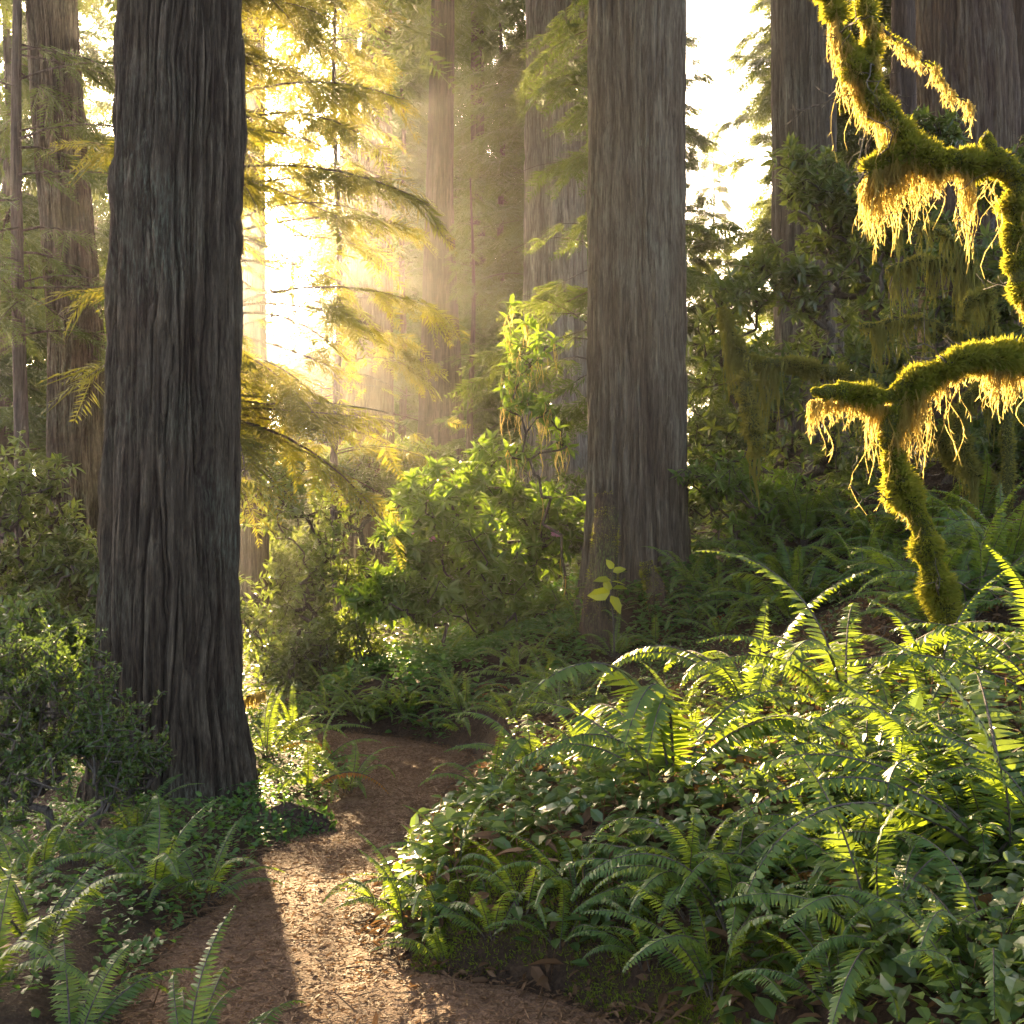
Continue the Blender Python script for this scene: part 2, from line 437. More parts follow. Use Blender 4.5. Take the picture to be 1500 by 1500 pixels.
# trail: a sheet with a ragged edge lying just above the floor
yy = np.arange(-3, 14.6, 0.045)
tt = np.linspace(0, 1, 46)
g = Geo()
lx = np.interp(yy, *XL) + (fbm(yy * 2.6, yy * 0 + 1, seed=21) - .5) * .30
rx = np.interp(yy, *XR) + 0.03 + (fbm(yy * 2.6, yy * 0 + 7, seed=22) - .5) * .22
X = lx[:, None] * (1 - tt) + rx[:, None] * tt
Y = np.repeat(yy[:, None], len(tt), 1)
edge = np.minimum(tt, 1 - tt)[None] * np.abs(rx - lx)[:, None]
Z = ground(X, Y) + 0.014 - 0.035 * (1 - sstep(0, .12, edge)) + (fbm(X * 9, Y * 9, seed=31) - .5) * .022
nx = len(tt); i = np.arange(len(yy) - 1)[:, None] * nx; j = np.arange(nx - 1)[None]
g.add(np.stack([X.ravel(), Y.ravel(), Z.ravel()], 1), np.stack([i + j, i + j + 1, i + nx + j + 1, i + nx + j], -1).reshape(-1, 4))
tag(g.build('trail', M['trail']), None, None, kind='structure')

# ------------------------------------------------------------------ leaf templates
def leaf_t(wd=0.4, fold=0.06, curl=0.1):
    v = np.array([[0, 0, 0], [.28, wd * .46, fold], [.28, 0, 0], [.28, -wd * .46, fold], [.66, wd * .40, fold - curl * .4], [.66, 0, -curl * .4], [.66, -wd * .40, fold - curl * .4], [1, 0, -curl]])
    t = np.array([[0, 2, 1], [0, 3, 2], [5, 7, 4], [5, 6, 7]])
    q = np.array([[2, 5, 4, 1], [3, 6, 5, 2]])
    return v, [t, q]

def leaf_lo(wd=0.4, fold=0.05):
    v = np.array([[0, 0, 0], [.45, wd * .5, fold], [1, 0, -.06], [.45, -wd * .5, fold]])
    return v, [np.array([[0, 2, 1], [0, 3, 2]])]

LEAF = leaf_t(0.40, .05, .12)
LEAF_W = leaf_t(0.62, .07, .14)
LEAF_N = leaf_t(0.33, .05, .16)
LEAF_LO = leaf_lo(.45)
LEAF_LON = leaf_lo(.3)

def spray_t(n=9, seed=0, fine=False, wide=.42, tw=.026):
    """one flat conifer spray of unit length: a twig with side twiglets"""
    r = np.random.default_rng(seed)
    vs = []; fs = []; k = 0
    def strip(p, d, up, L, wd):
        nonlocal k
        d = norm(d); s = norm(np.cross(up, d))
        vs.extend([p, p + d * L * .4 + s * wd, p + d * L + np.array([0, 0, -.06 * L]), p + d * L * .4 - s * wd])
        fs.extend([[k, k + 1, k + 2], [k, k + 2, k + 3]]); k += 4
    up = np.array([0, 0, 1.0])
    def axis(t): return np.array([t, .05 * math.sin(t * 4 + seed), -.20 * t * t])
    for i in range(n):
        t = .10 + .86 * i / (n - 1)
        for sgn in (1, -1):
            if r.random() < .08: continue
            L = wide * (1 - .72 * t) * r.uniform(.7, 1.15)
            d = np.array([.75, sgn * .9, r.uniform(-.35, .1)])
            p = axis(t)
            tilt = norm(up + r.normal(size=3) * .35)
            if fine:
                dd = norm(d); m = max(4, int(L / .055))
                for q in range(m):
                    pp = p + dd * L * (q + .3) / m + np.array([0, 0, -.1 * L * (q / m) ** 2])
                    for s2 in (1, -1):
                        sd = norm(dd * .5 + s2 * np.cross(up, dd) + np.array([0, 0, r.uniform(-.3, .2)]))
                        strip(pp, sd, tilt, .10 * (1 - .4 * q / m) * r.uniform(.8, 1.2), .019)
            else:
                strip(p, d, tilt, L, tw + .02 * L)
    strip(axis(.05), axis(1.0) - axis(.05), up, 1.0, .012)
    return np.array(vs), [np.array(fs)]

SPR = [spray_t(9, s) for s in range(4)]
SPRF = [spray_t(12, s + 10, False, .40, .014) for s in range(4)]

# ------------------------------------------------------------------ redwood trunks
def trunk_geo(prof, nu, zs, seed, amp=0.04, spacing=0.13, flare=0.0):
    """prof rows: z, cx, cy, radius (relative to base); a fissured bark surface"""
    prof = np.asarray(prof, float)
    th = np.linspace(0, 2 * math.pi, nu, endpoint=False)
    cx = np.interp(zs, prof[:, 0], prof[:, 1]); cyy = np.interp(zs, prof[:, 0], prof[:, 2]); rr = np.interp(zs, prof[:, 0], prof[:, 3])
    TH, Z = np.meshgrid(th, zs)
    Rm = rr[:, None] * np.ones_like(TH)
    r0 = rr.mean()
    per = max(6, int(round(2 * math.pi * r0 / spacing)))
    U = TH / (2 * math.pi) * per
    warp = (vnoise(U * .5, Z * .55, seed=seed + 1, perx=max(3, per // 2)) - .5) * .55 + (vnoise(U, Z * 1.7, seed=seed + 2, perx=per) - .5) * .35 + (vnoise(U * 3, Z * 5, seed=seed + 12, perx=per * 3) - .5) * .16
    # braided fissures: contour lines of noise stretched along the stem
    def fis(mul, zf, sd, wid):
        p = per * mul
        n = vnoise((U + warp) * mul, Z * zf, seed=sd, perx=p)
        return np.clip(np.abs(n - .5) * 2 / wid, 0, 1)
    a = fis(1, .16, seed + 3, .26) ** .55; b = fis(2, .40, seed + 4, .30) ** .6; c = fis(5, 1.8, seed + 5, .5); e = fis(3, .3, seed + 13, .3) ** .7
    ridge = np.minimum(np.minimum(a, .25 + .75 * b), .45 + .55 * e)
    flake = sstep(.55, .75, vnoise(U * 2.3, Z * .8, seed=seed + 14)) * sstep(.0, .3, vnoise(U * 6, Z * 3, seed=seed + 15) - .3)
    fib = vnoise(U * 9, Z * 1.3, seed=seed + 9, perx=per * 9)
    h = ridge * .72 + .20 * c * ridge + .42 * (fib - .5) * ridge + .30 * flake
    lump = vnoise(U * .5, Z * .3, seed=seed + 6, perx=max(3, per // 2)) - .5
    plate = (vnoise(U * 2, Z * 2.2, seed=seed + 8, perx=per * 2) - .5)
    rad = Rm + amp * (h - .92) + lump * amp * .18 + plate * amp * .3
    if flare:
        fl = np.exp(-(Z - zs[0]) / .55)
        but = (vnoise(TH / (2 * math.pi) * 6, Z * .2, seed=seed + 7, perx=6) - .35)
        rad = rad + flare * fl * (.45 + 1.3 * but)
    v = np.stack([cx[:, None] + rad * np.cos(TH), cyy[:, None] + rad * np.sin(TH), Z], -1).reshape(-1, 3)
    nz = len(zs); i = np.arange(nz - 1)[:, None] * nu; j = np.arange(nu)[None]; j2 = (j + 1) % nu
    f = np.stack([i + j, i + j2, i + nu + j2, i + nu + j], -1).reshape(-1, 4)
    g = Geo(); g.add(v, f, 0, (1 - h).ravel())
    return g

def redwood(rows, d, label, mat, seed, H=32.0, nu=220, dz=.05, amp=.04, spacing=.13, flare=.15, base_v=None):
    """rows: (photo row, left px, right px) of the trunk outline at distance d"""
    pr = []
    for v, l, r in sorted(rows, reverse=True):
        p = px((l + r) / 2, v, d)
        pr.append([p[2], p[0], 0.0, (r - l) / 2 * d / FPX])
    pr = np.array(pr)
    bx = pr[0, 1]
    z0 = float(ground(bx, d)) - .25
    base = (bx, d, z0)
    pr[:, 0] -= z0; pr[:, 1] -= bx
    top = pr[-1]; k = (pr[-1, 1] - pr[0, 1]) / max(.5, pr[-1, 0] - pr[0, 0])
    pr = np.concatenate([pr, [[H, top[1] + k * (H - top[0]) * .5, 0, top[3] * .45]]])
    vis = CAM_H + HOR / FPX * d + 1.0 - z0
    zs = np.concatenate([np.arange(0, vis, dz), np.arange(vis, H, .5)])
    t = thing('redwood_tree', label, 'tree', base)
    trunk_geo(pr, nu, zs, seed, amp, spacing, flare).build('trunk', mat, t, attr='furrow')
    return t, pr

T1, _ = redwood([(0, 181, 354), (300, 168, 352), (700, 156, 348), (1000, 149, 350), (1150, 147, 358), (1195, 145, 362)], 9.0,
      'massive dark redwood trunk with deep furrowed bark beside the trail bend, sun hidden behind it', M['bark_dark'], 43, nu=800, dz=.018, amp=.09, spacing=.15, flare=.22)
T2, _ = redwood([(0, 863, 1003), (300, 862, 1003), (600, 861, 1005), (800, 857, 1008), (900, 853, 1012), (960, 846, 1018)], 15.0,
      'straight grey brown redwood trunk rising from the right bank with mossy stubs at its foot', M['bark_grey'], 51, nu=520, dz=.03, amp=.075, spacing=.16, flare=.12)
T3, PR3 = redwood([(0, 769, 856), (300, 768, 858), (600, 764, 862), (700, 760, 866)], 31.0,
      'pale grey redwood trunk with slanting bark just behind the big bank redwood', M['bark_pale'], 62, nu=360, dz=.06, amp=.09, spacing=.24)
T4, PR4 = redwood([(0, 632, 666), (300, 623, 664), (650, 611, 682)], 36.0,
      'hazy far redwood trunk with side branches, right of the sunlit conifer sprays', M['bark_far'], 73, nu=160, dz=.1, amp=.05, spacing=.2)
T5, PR5 = redwood([(0, 531, 573), (300, 528, 574), (650, 519, 578)], 40.0,
      'brown redwood trunk crossed by the sunbeams above the rhododendron', M['bark_red'], 84, nu=220, dz=.08, amp=.07, spacing=.25)
T5b, _ = redwood([(0, 500, 524), (450, 494, 526), (650, 488, 530)], 45.0,
      'slim reddish redwood trunk half hidden behind the brown trunk in the sunbeams', M['bark_red'], 95, nu=120, dz=.1, amp=.05, spacing=.25)
T6, PR6 = redwood([(0, 354, 388), (400, 350, 389), (800, 346, 394)], 28.0,
      'thin redwood trunk in the bright glow right beside the massive dark trunk', M['bark_far'], 106, nu=140, dz=.08, amp=.035, spacing=.14)
T7, PR7 = redwood([(0, 40, 110), (200, 50, 125), (330, 62, 137), (500, 72, 150), (700, 71, 155), (1000, 66, 158)], 16.0,
      'leaning dark brown redwood left of the massive trunk', M['bark_dark'], 117, nu=300, dz=.04, amp=.05, spacing=.15)
T8, PR8 = redwood([(0, 1130, 1220), (400, 1132, 1228), (650, 1140, 1240), (760, 1150, 1258)], 22.0,
      'grey redwood trunk beside the bright sky gap, foot hidden by the tall dark shrub', M['bark_grey'], 128, nu=320, dz=.05, amp=.055, spacing=.17)
T9, PR9 = redwood([(0, 1343, 1474), (150, 1346, 1488), (400, 1350, 1496), (800, 1340, 1510)], 17.0,
      'broad reddish redwood trunk at the upper right behind the golden mossy limb', M['bark_red'], 139, nu=360, dz=.045, amp=.06, spacing=.17)
T10, PR10 = redwood([(0, 690, 709), (300, 689, 710), (650, 686, 714)], 46.0,
      'thinnest far redwood trunk, hazy, between the far trunk and the pale grey trunk', M['bark_far'], 150, nu=90, dz=.2, amp=.04, spacing=.2)
T11, _ = redwood([(0, 1306, 1342), (400, 1302, 1344), (700, 1300, 1350)], 27.0,
      'narrow shaded redwood trunk left of the broad reddish trunk', M['bark_far'], 161, nu=120, dz=.1, amp=.04, spacing=.18)
T12, _ = redwood([(0, 1482, 1530), (400, 1480, 1535), (700, 1478, 1540)], 30.0,
      'shaded redwood trunk cut by the right edge behind the broad reddish trunk', M['bark_far'], 172, nu=120, dz=.1, amp=.04, spacing=.18)

# ------------------------------------------------------------------ conifers
# targets on which the low sun falls through gaps in the trees: (point, radius)
LIT = [(np.array([-0.95, 6.3, -.2]), 1.0), (np.array([1.2, 6.5, .3]), 1.7), (np.array([2.6, 6.0, .5]), 1.5), (np.array([2.3, 6.8, 2.6]), 1.2),
       (np.array([2.3, 6.8, 4.0]), 1.4), (np.array([2.4, 6.8, 1.5]), .9), (np.array([0.9, 9.5, .5]), 1.4), (np.array([2.5, 4.5, .4]), 1.1),
       (np.array([-.6, 16, 1.8]), 1.6), (np.array([.2, 15, 4.2]), 1.1), (np.array([-1.8, 10.5, 0]), .9), (np.array([-2.2, 13, 5.0]), 1.5), (np.array([3.0, 11, 1.2]), 1.2), (np.array([2.3, 14.6, 1.6]), 1.2), (np.array([3.6, 14.5, 1.6]), 1.2), (np.array([-.9, 15.6, 1.0]), 1.2),
       (np.array([-1.0, 8.3, -.4]), .8), (np.array([1.8, 4.6, .3]), 1.2), (np.array([2.8, 5.2, .6]), 1.2), (np.array([3.5, 6.6, .8]), 1.4), (np.array([1.0, 5.2, .1]), 1.0), (np.array([.3, 16.2, 2.2]), 1.3), (np.array([3.8, 10.5, 1.6]), 1.7), (np.array([2.8, 11.5, 1.2]), 1.5), (np.array([5.0, 12.5, 2.2]), 1.6)]
su = norm(np.cross(SUN, [0, 0, 1.0])); sv = np.cross(su, SUN)

def sun_keep(P, power=.93):
    """False for foliage that stands in a gap through which the sun reaches the bank"""
    P = np.asarray(P)
    k = np.zeros(len(P))
    for c, r in LIT:
        q = P - c
        du = q @ su; dv = q @ sv; ds = q @ SUN
        k = np.maximum(k, (1 - sstep(r * .75, r * 1.15, np.hypot(du, dv))) * (ds > 1.5))
    n = fbm((P @ su) * .9, (P @ sv) * .9, seed=77, octv=3)
    return rng.random(len(P)) > k * power * sstep(.28, .46, n)

def conifer(name, label, loc, H, zb, Rr, nbr, seed, mat, fine=False, cull=False, tr=.16, group=None, az=None, dens=1.0, size=(.35, .7), keep=None, trunk=True, lean=0., bark=None):
    rg = np.random.default_rng(seed)
    t = thing(name, label, 'tree', loc, group)
    gt = Geo()
    if trunk:
        zs = np.linspace(-.2, H, 26)
        tube(gt, np.stack([lean * zs / H * .5 + .06 * np.sin(zs * .7 + seed), .05 * np.cos(zs * .9), zs], 1), tr * (1 - zs / H * .93) + .01, 10)
    P = []; D = []; S = []; UP = []
    for b in range(nbr):
        h = zb + (H - zb) * rg.random() ** 1.15
        f = (h - zb) / (H - zb)
        L = (Rr * (1 - f) ** .75 + .25) * rg.uniform(.55, 1.1)
        a = rg.uniform(0, 2 * math.pi) if az is None else rg.uniform(*az)
        e0 = rg.uniform(-.35, .5); e1 = rg.uniform(-1.0, -.1)
        n = 8
        tt_ = np.linspace(0, 1, n)
        el = e0 + (e1 - e0) * tt_
        yaw = a + rg.normal() * .25 * tt_
        st = np.stack([np.cos(yaw) * np.cos(el), np.sin(yaw) * np.cos(el), np.sin(el)], 1) * L / (n - 1)
        pts = np.array([0, 0, h]) + np.concatenate([[[0, 0, 0]], np.cumsum(st[:-1], 0)])
        rb = (.004 + .005 * L) * (1 - .8 * tt_)
        tube(gt, pts, rb, 4, 0, False)
        m = int(max(4, L * 15 * dens))
        tq = rg.uniform(.12, 1.0, m)
        q = np.stack([np.interp(tq, tt_, pts[:, k]) for k in range(3)], 1)
        tg = norm(np.stack([np.interp(tq, tt_, np.gradient(pts[:, k])) for k in range(3)], 1))
        side = norm(np.cross(tg, [0, 0, 1.0])) * rg.choice([-1, 1], m)[:, None]
        d = norm(tg * rg.uniform(.3, 1.0, m)[:, None] + side * rg.uniform(.2, 1.1, m)[:, None] + np.array([0, 0, 1]) * rg.uniform(-.55, .1, m)[:, None])
        P.append(q); D.append(d); S.append(rg.uniform(*size, m) * (.6 + .4 * min(1, L / 2)))
        UP.append(norm(np.array([0, 0, 1.0]) + rg.normal(size=(m, 3)) * .35))
    P = np.concatenate(P); D = np.concatenate(D); S = np.concatenate(S); UP = np.concatenate(UP)
    W = P + np.asarray(loc)
    ok = np.ones(len(P), bool)
    if cull: ok &= sun_keep(W)
    if keep is not None: ok &= keep(W)
    # clumps: open gaps between boughs
    ok &= fbm(P[:, 0] * .8, P[:, 1] * .8, P[:, 2] * .8, seed=seed, octv=2) > (.30 if fine else .36)
    P, D, S, UP = P[ok], D[ok], S[ok], UP[ok]
    gc = Geo(); T = SPRF if fine else SPR
    which = rg.integers(0, len(T), len(P))
    for k in range(len(T)):
        m = which == k
        gc.inst(T[k], P[m], frames(D[m], UP[m]), S[m])
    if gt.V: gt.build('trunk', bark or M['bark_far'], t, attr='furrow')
    gc.build('crown', mat, t, smooth=False)
    return t

def crown_mesh(seed, n, H0, H1, Rr):
    rg = np.random.default_rng(seed)
    h = H0 + (H1 - H0) * rg.random(n) ** 1.2
    r = Rr * (1 - .6 * (h - H0) / (H1 - H0)) * np.sqrt(rg.random(n)); a = rg.uniform(0, 6.28, n)
    P = np.stack([r * np.cos(a), r * np.sin(a), h - r * .25], 1)
    P = P[fbm(P[:, 0] * .5, P[:, 1] * .5, P[:, 2] * .5, seed=seed, octv=2) > .40]; n = len(P)
    D = norm(np.stack([np.cos(a[:n]), np.sin(a[:n]), rg.uniform(-.7, .1, n)], 1) + rg.normal(size=(n, 3)) * .4)
    g = Geo()
    for k in range(4): g.inst(SPR[k], P[k::4], frames(D[k::4], norm(np.array([0, 0, 1.]) + rg.normal(size=(len(P[k::4]), 3)) * .35)), rg.uniform(.9, 1.7, len(P[k::4])))
    return g.mesh('crown', M['needle'], smooth=False)
CRN = [crown_mesh(700 + k, 1300, 15.5, 32, 4.4) for k in range(3)]
for k, (t, zb) in enumerate([(T1, 0), (T2, 0), (T3, 3), (T4, 6), (T5, 6), (T5b, 7), (T6, 0), (T7, 0), (T8, 0), (T9, 0), (T10, 8), (T11, 0), (T12, 0)]):
    o = bpy.data.objects.new('crown', CRN[k % 3]); C.objects.link(o); o.parent = t; o.location = (0, 0, zb); o.rotation_euler = (0, 0, k * 1.3)

# sunlit hemlock right behind the massive trunk: its boughs show on both sides of it
def keep_glow(W):
    u = 750 + W[:, 0] / W[:, 1] * FPX; v = HOR - (W[:, 2] - CAM_H) / W[:, 1] * FPX
    return ~((np.hypot((u - 395) / 92, (v - 385) / 105) < 1) & (rng.random(len(W)) < .93))

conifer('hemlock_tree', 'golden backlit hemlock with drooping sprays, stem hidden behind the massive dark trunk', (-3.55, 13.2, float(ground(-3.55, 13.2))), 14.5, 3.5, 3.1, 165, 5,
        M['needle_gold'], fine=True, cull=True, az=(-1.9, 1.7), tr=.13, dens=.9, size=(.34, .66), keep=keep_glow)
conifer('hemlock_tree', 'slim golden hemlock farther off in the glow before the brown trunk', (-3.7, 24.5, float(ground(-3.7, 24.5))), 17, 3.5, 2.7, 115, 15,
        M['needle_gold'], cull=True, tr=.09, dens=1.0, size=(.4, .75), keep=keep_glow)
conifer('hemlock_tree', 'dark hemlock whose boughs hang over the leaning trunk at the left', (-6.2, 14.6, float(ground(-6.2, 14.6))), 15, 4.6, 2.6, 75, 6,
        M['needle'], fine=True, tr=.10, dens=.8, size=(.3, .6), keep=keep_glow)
# understory conifers whose boughs fill the middle distance
conifer('hemlock_tree', 'green hemlock whose boughs reach out from behind the bank redwood across the pale grey trunk', (1.34, 17.4, float(ground(1.34, 17.4))), 13, 3.0, 1.9, 70, 7, M['needle'], cull=True, tr=.11, dens=1.2)
conifer('hemlock_tree', 'young hemlock filling the gap between the two hazy far trunks', (-1.15, 33.0, float(ground(-1.15, 33))), 12, 1.5, 1.5, 80, 8, M['needle'], cull=True, tr=.14, dens=1.2)

variants = []
def far_conifer(u, d, H, zb, Rr, nbr, seed, label, group='conifers in the hazy background', cull=False):
    x = (u - 750) / FPX * d
    loc = (x, d, float(ground(x, d)) - .1)
    return conifer('conifer_tree', label, loc, H, zb, Rr, int(nbr * 1.5), seed, M['needle'], cull=cull, tr=.22, group=group, dens=1.35, size=(.5, 1.05))

pA = far_conifer(10, 28, 22, 4.5, 3.6, 110, 301, 'dense dark conifer at the far left edge behind the leaning trunk')
pB = far_conifer(590, 52, 30, 1.5, 4.2, 220, 302, 'hazy conifer behind the sunbeams between the brown trunk and the far trunk', cull=True)
pC = far_conifer(735, 46, 28, 1.5, 3.8, 210, 303, 'green conifer close behind the thinnest far redwood')
pD = far_conifer(470, 50, 9.5, 1.0, 3.5, 120, 304, 'pale misty conifer right of the sun glow', cull=True)
far_conifer(350, 62, 12, 1.0, 4.5, 150, 305, 'glowing misty conifer low behind the sun glow, left one', cull=True)
far_conifer(430, 70, 36, 1.0, 5.5, 220, 306, 'glowing misty conifer behind the sun glow, tallest one', cull=True)
far_conifer(515, 58, 30, 1.0, 4.5, 200, 307, 'misty conifer between the sun glow and the slim reddish trunk', cull=True)
BACK = [  # photo column, distance, source, scale, label
    (110, 40, pC, 1.1, 'misty conifer seen between the leaning trunk and the massive dark trunk'),
    (190, 34, pA, .8, 'conifer mostly hidden behind the massive dark trunk'),
    (655, 56, pC, 1.4, 'misty conifer directly behind the hazy far redwood trunk'),
    (790, 44, pB, 1.0, 'conifer rising behind the pale grey redwood trunk'),
    (860, 52, pC, 1.3, 'conifer in the slit between the pale grey and the bank redwood'),
    (988, 46, pA, .95, 'blue green conifer at the left side of the bright sky gap'),
    (1148, 50, pB, 1.0, 'blue green conifer at the right side of the bright sky gap'),
    (1270, 38, pC, 1.2, 'conifer right of the grey trunk beside the sky gap'),
    (1310, 46, pA, 1.4, 'tall conifer behind the golden upper limb'),
    (1400, 40, pB, 1.1, 'conifer behind the broad reddish trunk'),
    (1520, 34, pC, 1.2, 'conifer at the right frame edge behind the broad reddish trunk'),
    (1045, 78, pC, .95, 'palest conifer low in the bright sky gap'),
    (620, 74, pA, 1.9, 'tall farthest conifer between the two hazy trunks'),
    (705, 62, pC, 1.5, 'tall far conifer behind the thinnest redwood'),
    (60, 60, pA, 1.6, 'far conifer filling the sky beside the leaning trunk'),
    (1230, 62, pA, 1.6, 'farthest conifer behind the grey trunk beside the sky gap'),
    (560, 66, pC, 1.7, 'farthest misty conifer behind the brown trunk in the sunbeams'),
]
for u, d, src, sc_, lab in BACK:
    x = (u - 750) / FPX * d
    dup(src, (x, d, float(ground(x, d)) - .1), rng.uniform(0, 6.28), sc_, lab, 'conifers in the hazy background')

# ------------------------------------------------------------------ shrubs
def grow(base_pts, tips, jitter=.06, seed=0):
    """join scattered twig tips into branching stems; returns polylines with radii"""
    rg = np.random.default_rng(seed)
    nodes = [np.asarray(b, float) for b in base_pts]; par = [-1] * len(nodes); leaf = []
    base = np.mean(nodes, 0)
    order = np.argsort(np.linalg.norm(tips - base, axis=1))
    for ti in order:
        tip = tips[ti]
        A = np.array(nodes)
        dv = tip - A
        dist = np.linalg.norm(dv, axis=1) + .35 * np.clip(A[:, 2] - tip[2] + .1, 0, 9) * 3
        k = int(np.argmin(dist))
        seg = max(2, int(np.linalg.norm(dv[k]) / .22) + 1)
        prev = k
        p0 = A[k]
        for s in range(1, seg + 1):
            f = s / seg
            p = p0 + (tip - p0) * f + np.array([0, 0, .10]) * math.sin(f * math.pi) * np.linalg.norm(tip - p0) + (rg.normal(size=3) * jitter * (f < 1))
            nodes.append(p); par.append(prev); prev = len(nodes) - 1
        leaf.append(prev)
    nodes = np.array(nodes); par = np.array(par)
    cnt = np.zeros(len(nodes))
    for l in leaf: cnt[l] += 1
    for i in range(len(nodes) - 1, -1, -1):
        if par[i] >= 0: cnt[par[i]] += cnt[i]
    return nodes, par, cnt, np.array(leaf)

def stems_geo(g, nodes, par, cnt, r0=.003, k=.0026, rmax=.06, mi=0):
    rad = np.minimum(r0 + k * np.sqrt(np.maximum(cnt, 0)), rmax)
    i = np.nonzero(par >= 0)[0]
    a = nodes[par[i]]; b = nodes[i]; ra = rad[par[i]]; rb = rad[i]
    ra = np.minimum(ra, rb * 1.6)
    d = norm(b - a); Rm = frames(d, np.array([.3, .2, 1.0]))
    for sides in (5,):
        ang = np.linspace(0, 2 * math.pi, sides, endpoint=False)
        c = np.stack([np.zeros(sides), np.cos(ang), np.sin(ang)], 1)
        off = np.einsum('nij,kj->nki', Rm, c)
        v = np.concatenate([a[:, None] + off * ra[:, None, None], b[:, None] + off * rb[:, None, None]], 1)
        N = len(i); j = np.arange(sides); j2 = (j + 1) % sides
        f = np.stack([j, j2, sides + j2, sides + j], 1)[None] + (np.arange(N) * 2 * sides)[:, None, None]
        g.add(v.reshape(-1, 3), f.reshape(-1, 4), mi)

def ellipsoid_tips(blobs, n, seed, shell=.35):
    rg = np.random.default_rng(seed)
    out = []
    wts = np.array([b[1][0] * b[1][1] * b[1][2] for b in blobs]) ** .67; wts /= wts.sum()
    for (c, r), wt in zip(blobs, wts):
        m = int(n * wt * 1.9)
        q = rnd_dirs(m) * rg.uniform(.8, 1.22, (m, 1)) * (shell + (1 - shell) * rg.random((m, 1)) ** .7)
        q = q * np.asarray(r) + np.asarray(c)
        out.append(q)
    q = np.concatenate(out)
    nn = fbm(q[:, 0] * 1.5, q[:, 1] * 1.5, q[:, 2] * 1.5, seed=seed, octv=2)
    q = q[nn > np.quantile(nn, .42)]
    rg.shuffle(q)
    return q[:n]

def rosettes(g, P, D, tmpl, nl, size, spread=1.0, seed=0, mi=0):
    """whorls of leaves at twig ends"""
    rg = np.random.default_rng(seed)
    N = len(P); k = nl
    a = rg.uniform(0, 6.28, N)[:, None] + np.arange(k)[None] * 2.4 + rg.normal(size=(N, k)) * .2
    F = frames(D, np.array([.2, .1, 1.0]))
    el = rg.uniform(-.25, .9, (N, k)) / spread
    loc = np.stack([np.sin(el), np.cos(a) * np.cos(el), np.sin(a) * np.cos(el)], -1)
    d = np.einsum('nij,nkj->nki', F, loc) + np.array([0, 0, -.12])
    d = d.reshape(-1, 3)
    p = np.repeat(P, k, 0) + rg.normal(size=(N * k, 3)) * .012
    up = norm(np.repeat(D, k, 0) * .6 + np.array([0, 0, .8]) + rg.normal(size=(N * k, 3)) * .3)
    g.inst(tmpl, p, frames(d, up), rg.uniform(*size, N * k), mi)

def alongtwig(g, nodes, par, cnt, tmpl, per, size, seed, maxcnt=3, mi=0):
    rg = np.random.default_rng(seed)
    i = np.nonzero((par >= 0) & (cnt <= maxcnt))[0]
    i = np.repeat(i, per)
    f = rg.random(len(i))[:, None]
    a = nodes[par[i]]; b = nodes[i]
    p = a + (b - a) * f
    d = norm(norm(b - a) * .6 + rnd_dirs(len(i)) * .9 + np.array([0, 0, -.05]))
    up = norm(np.array([0, 0, 1.0]) + rg.normal(size=(len(i), 3)) * .5)
    g.inst(tmpl, p, frames(d, up), rg.uniform(*size, len(i)), mi)

def shrub(name, label, blobs, base, nt_, seed, mat, style='rosette', leaf=(.09, .14), nl=7, group=None, tmpl=None, stemk=.0026, flowers=0, keep=None, bark=None):
    base = np.asarray(base, float)
    t = thing(name, label, 'shrub', tuple(base), group)
    rg = np.random.default_rng(seed)
    tips = ellipsoid_tips(blobs, nt_, seed) - base
    if keep is not None: tips = tips[keep(tips + base)]
    tips[:, 2] = np.maximum(tips[:, 2], float(0.06))
    bs = [np.array([rg.normal() * .12, rg.normal() * .12, -.05]) for _ in range(4)]
    nodes, par, cnt, lf = grow(bs, tips, seed=seed)
    gs = Geo(); stems_geo(gs, nodes, par, cnt, k=stemk)
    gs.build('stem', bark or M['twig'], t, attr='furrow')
    gl = Geo()
    P = nodes[lf]; D = norm(nodes[lf] - nodes[par[lf]] + np.array([0, 0, .05]))
    if style == 'rosette':
        rosettes(gl, P, D, tmpl or LEAF_N, nl, leaf, seed=seed)
        alongtwig(gl, nodes, par, cnt, tmpl or LEAF_N, 3, leaf, seed + 1, 3)
    else:
        alongtwig(gl, nodes, par, cnt, tmpl or LEAF_LO, nl, leaf, seed + 1, 4)
    gl.build('foliage', mat, t, smooth=False)
    if flowers:
        idx = rg.permutation(len(lf))
        fr = [i for i in idx if P[i][1] < 0.2 and P[i][2] > .5][:flowers]
        for i in fr:
            gf = Geo(); n = 34
            dd = rnd_dirs(n); dd[:, 2] = np.abs(dd[:, 2]) * .7 - .1; dd = norm(dd)
            gf.inst(LEAF_W, np.repeat((P[i] + np.array([0, 0, .04]))[None], n, 0) + dd * .02, frames(dd, rnd_dirs(n)), rg.uniform(.045, .075, n))
            gf.build('blossom', M['petal'], t, smooth=False)
    return t, nodes + base, par, cnt, lf

def bl(u, v, d, ru, rd, rv):
    """an ellipsoid given by its centre pixel, distance and half sizes (px, m, px)"""
    return (px(u, v, d), (ru * d / FPX, rd, rv * d / FPX))

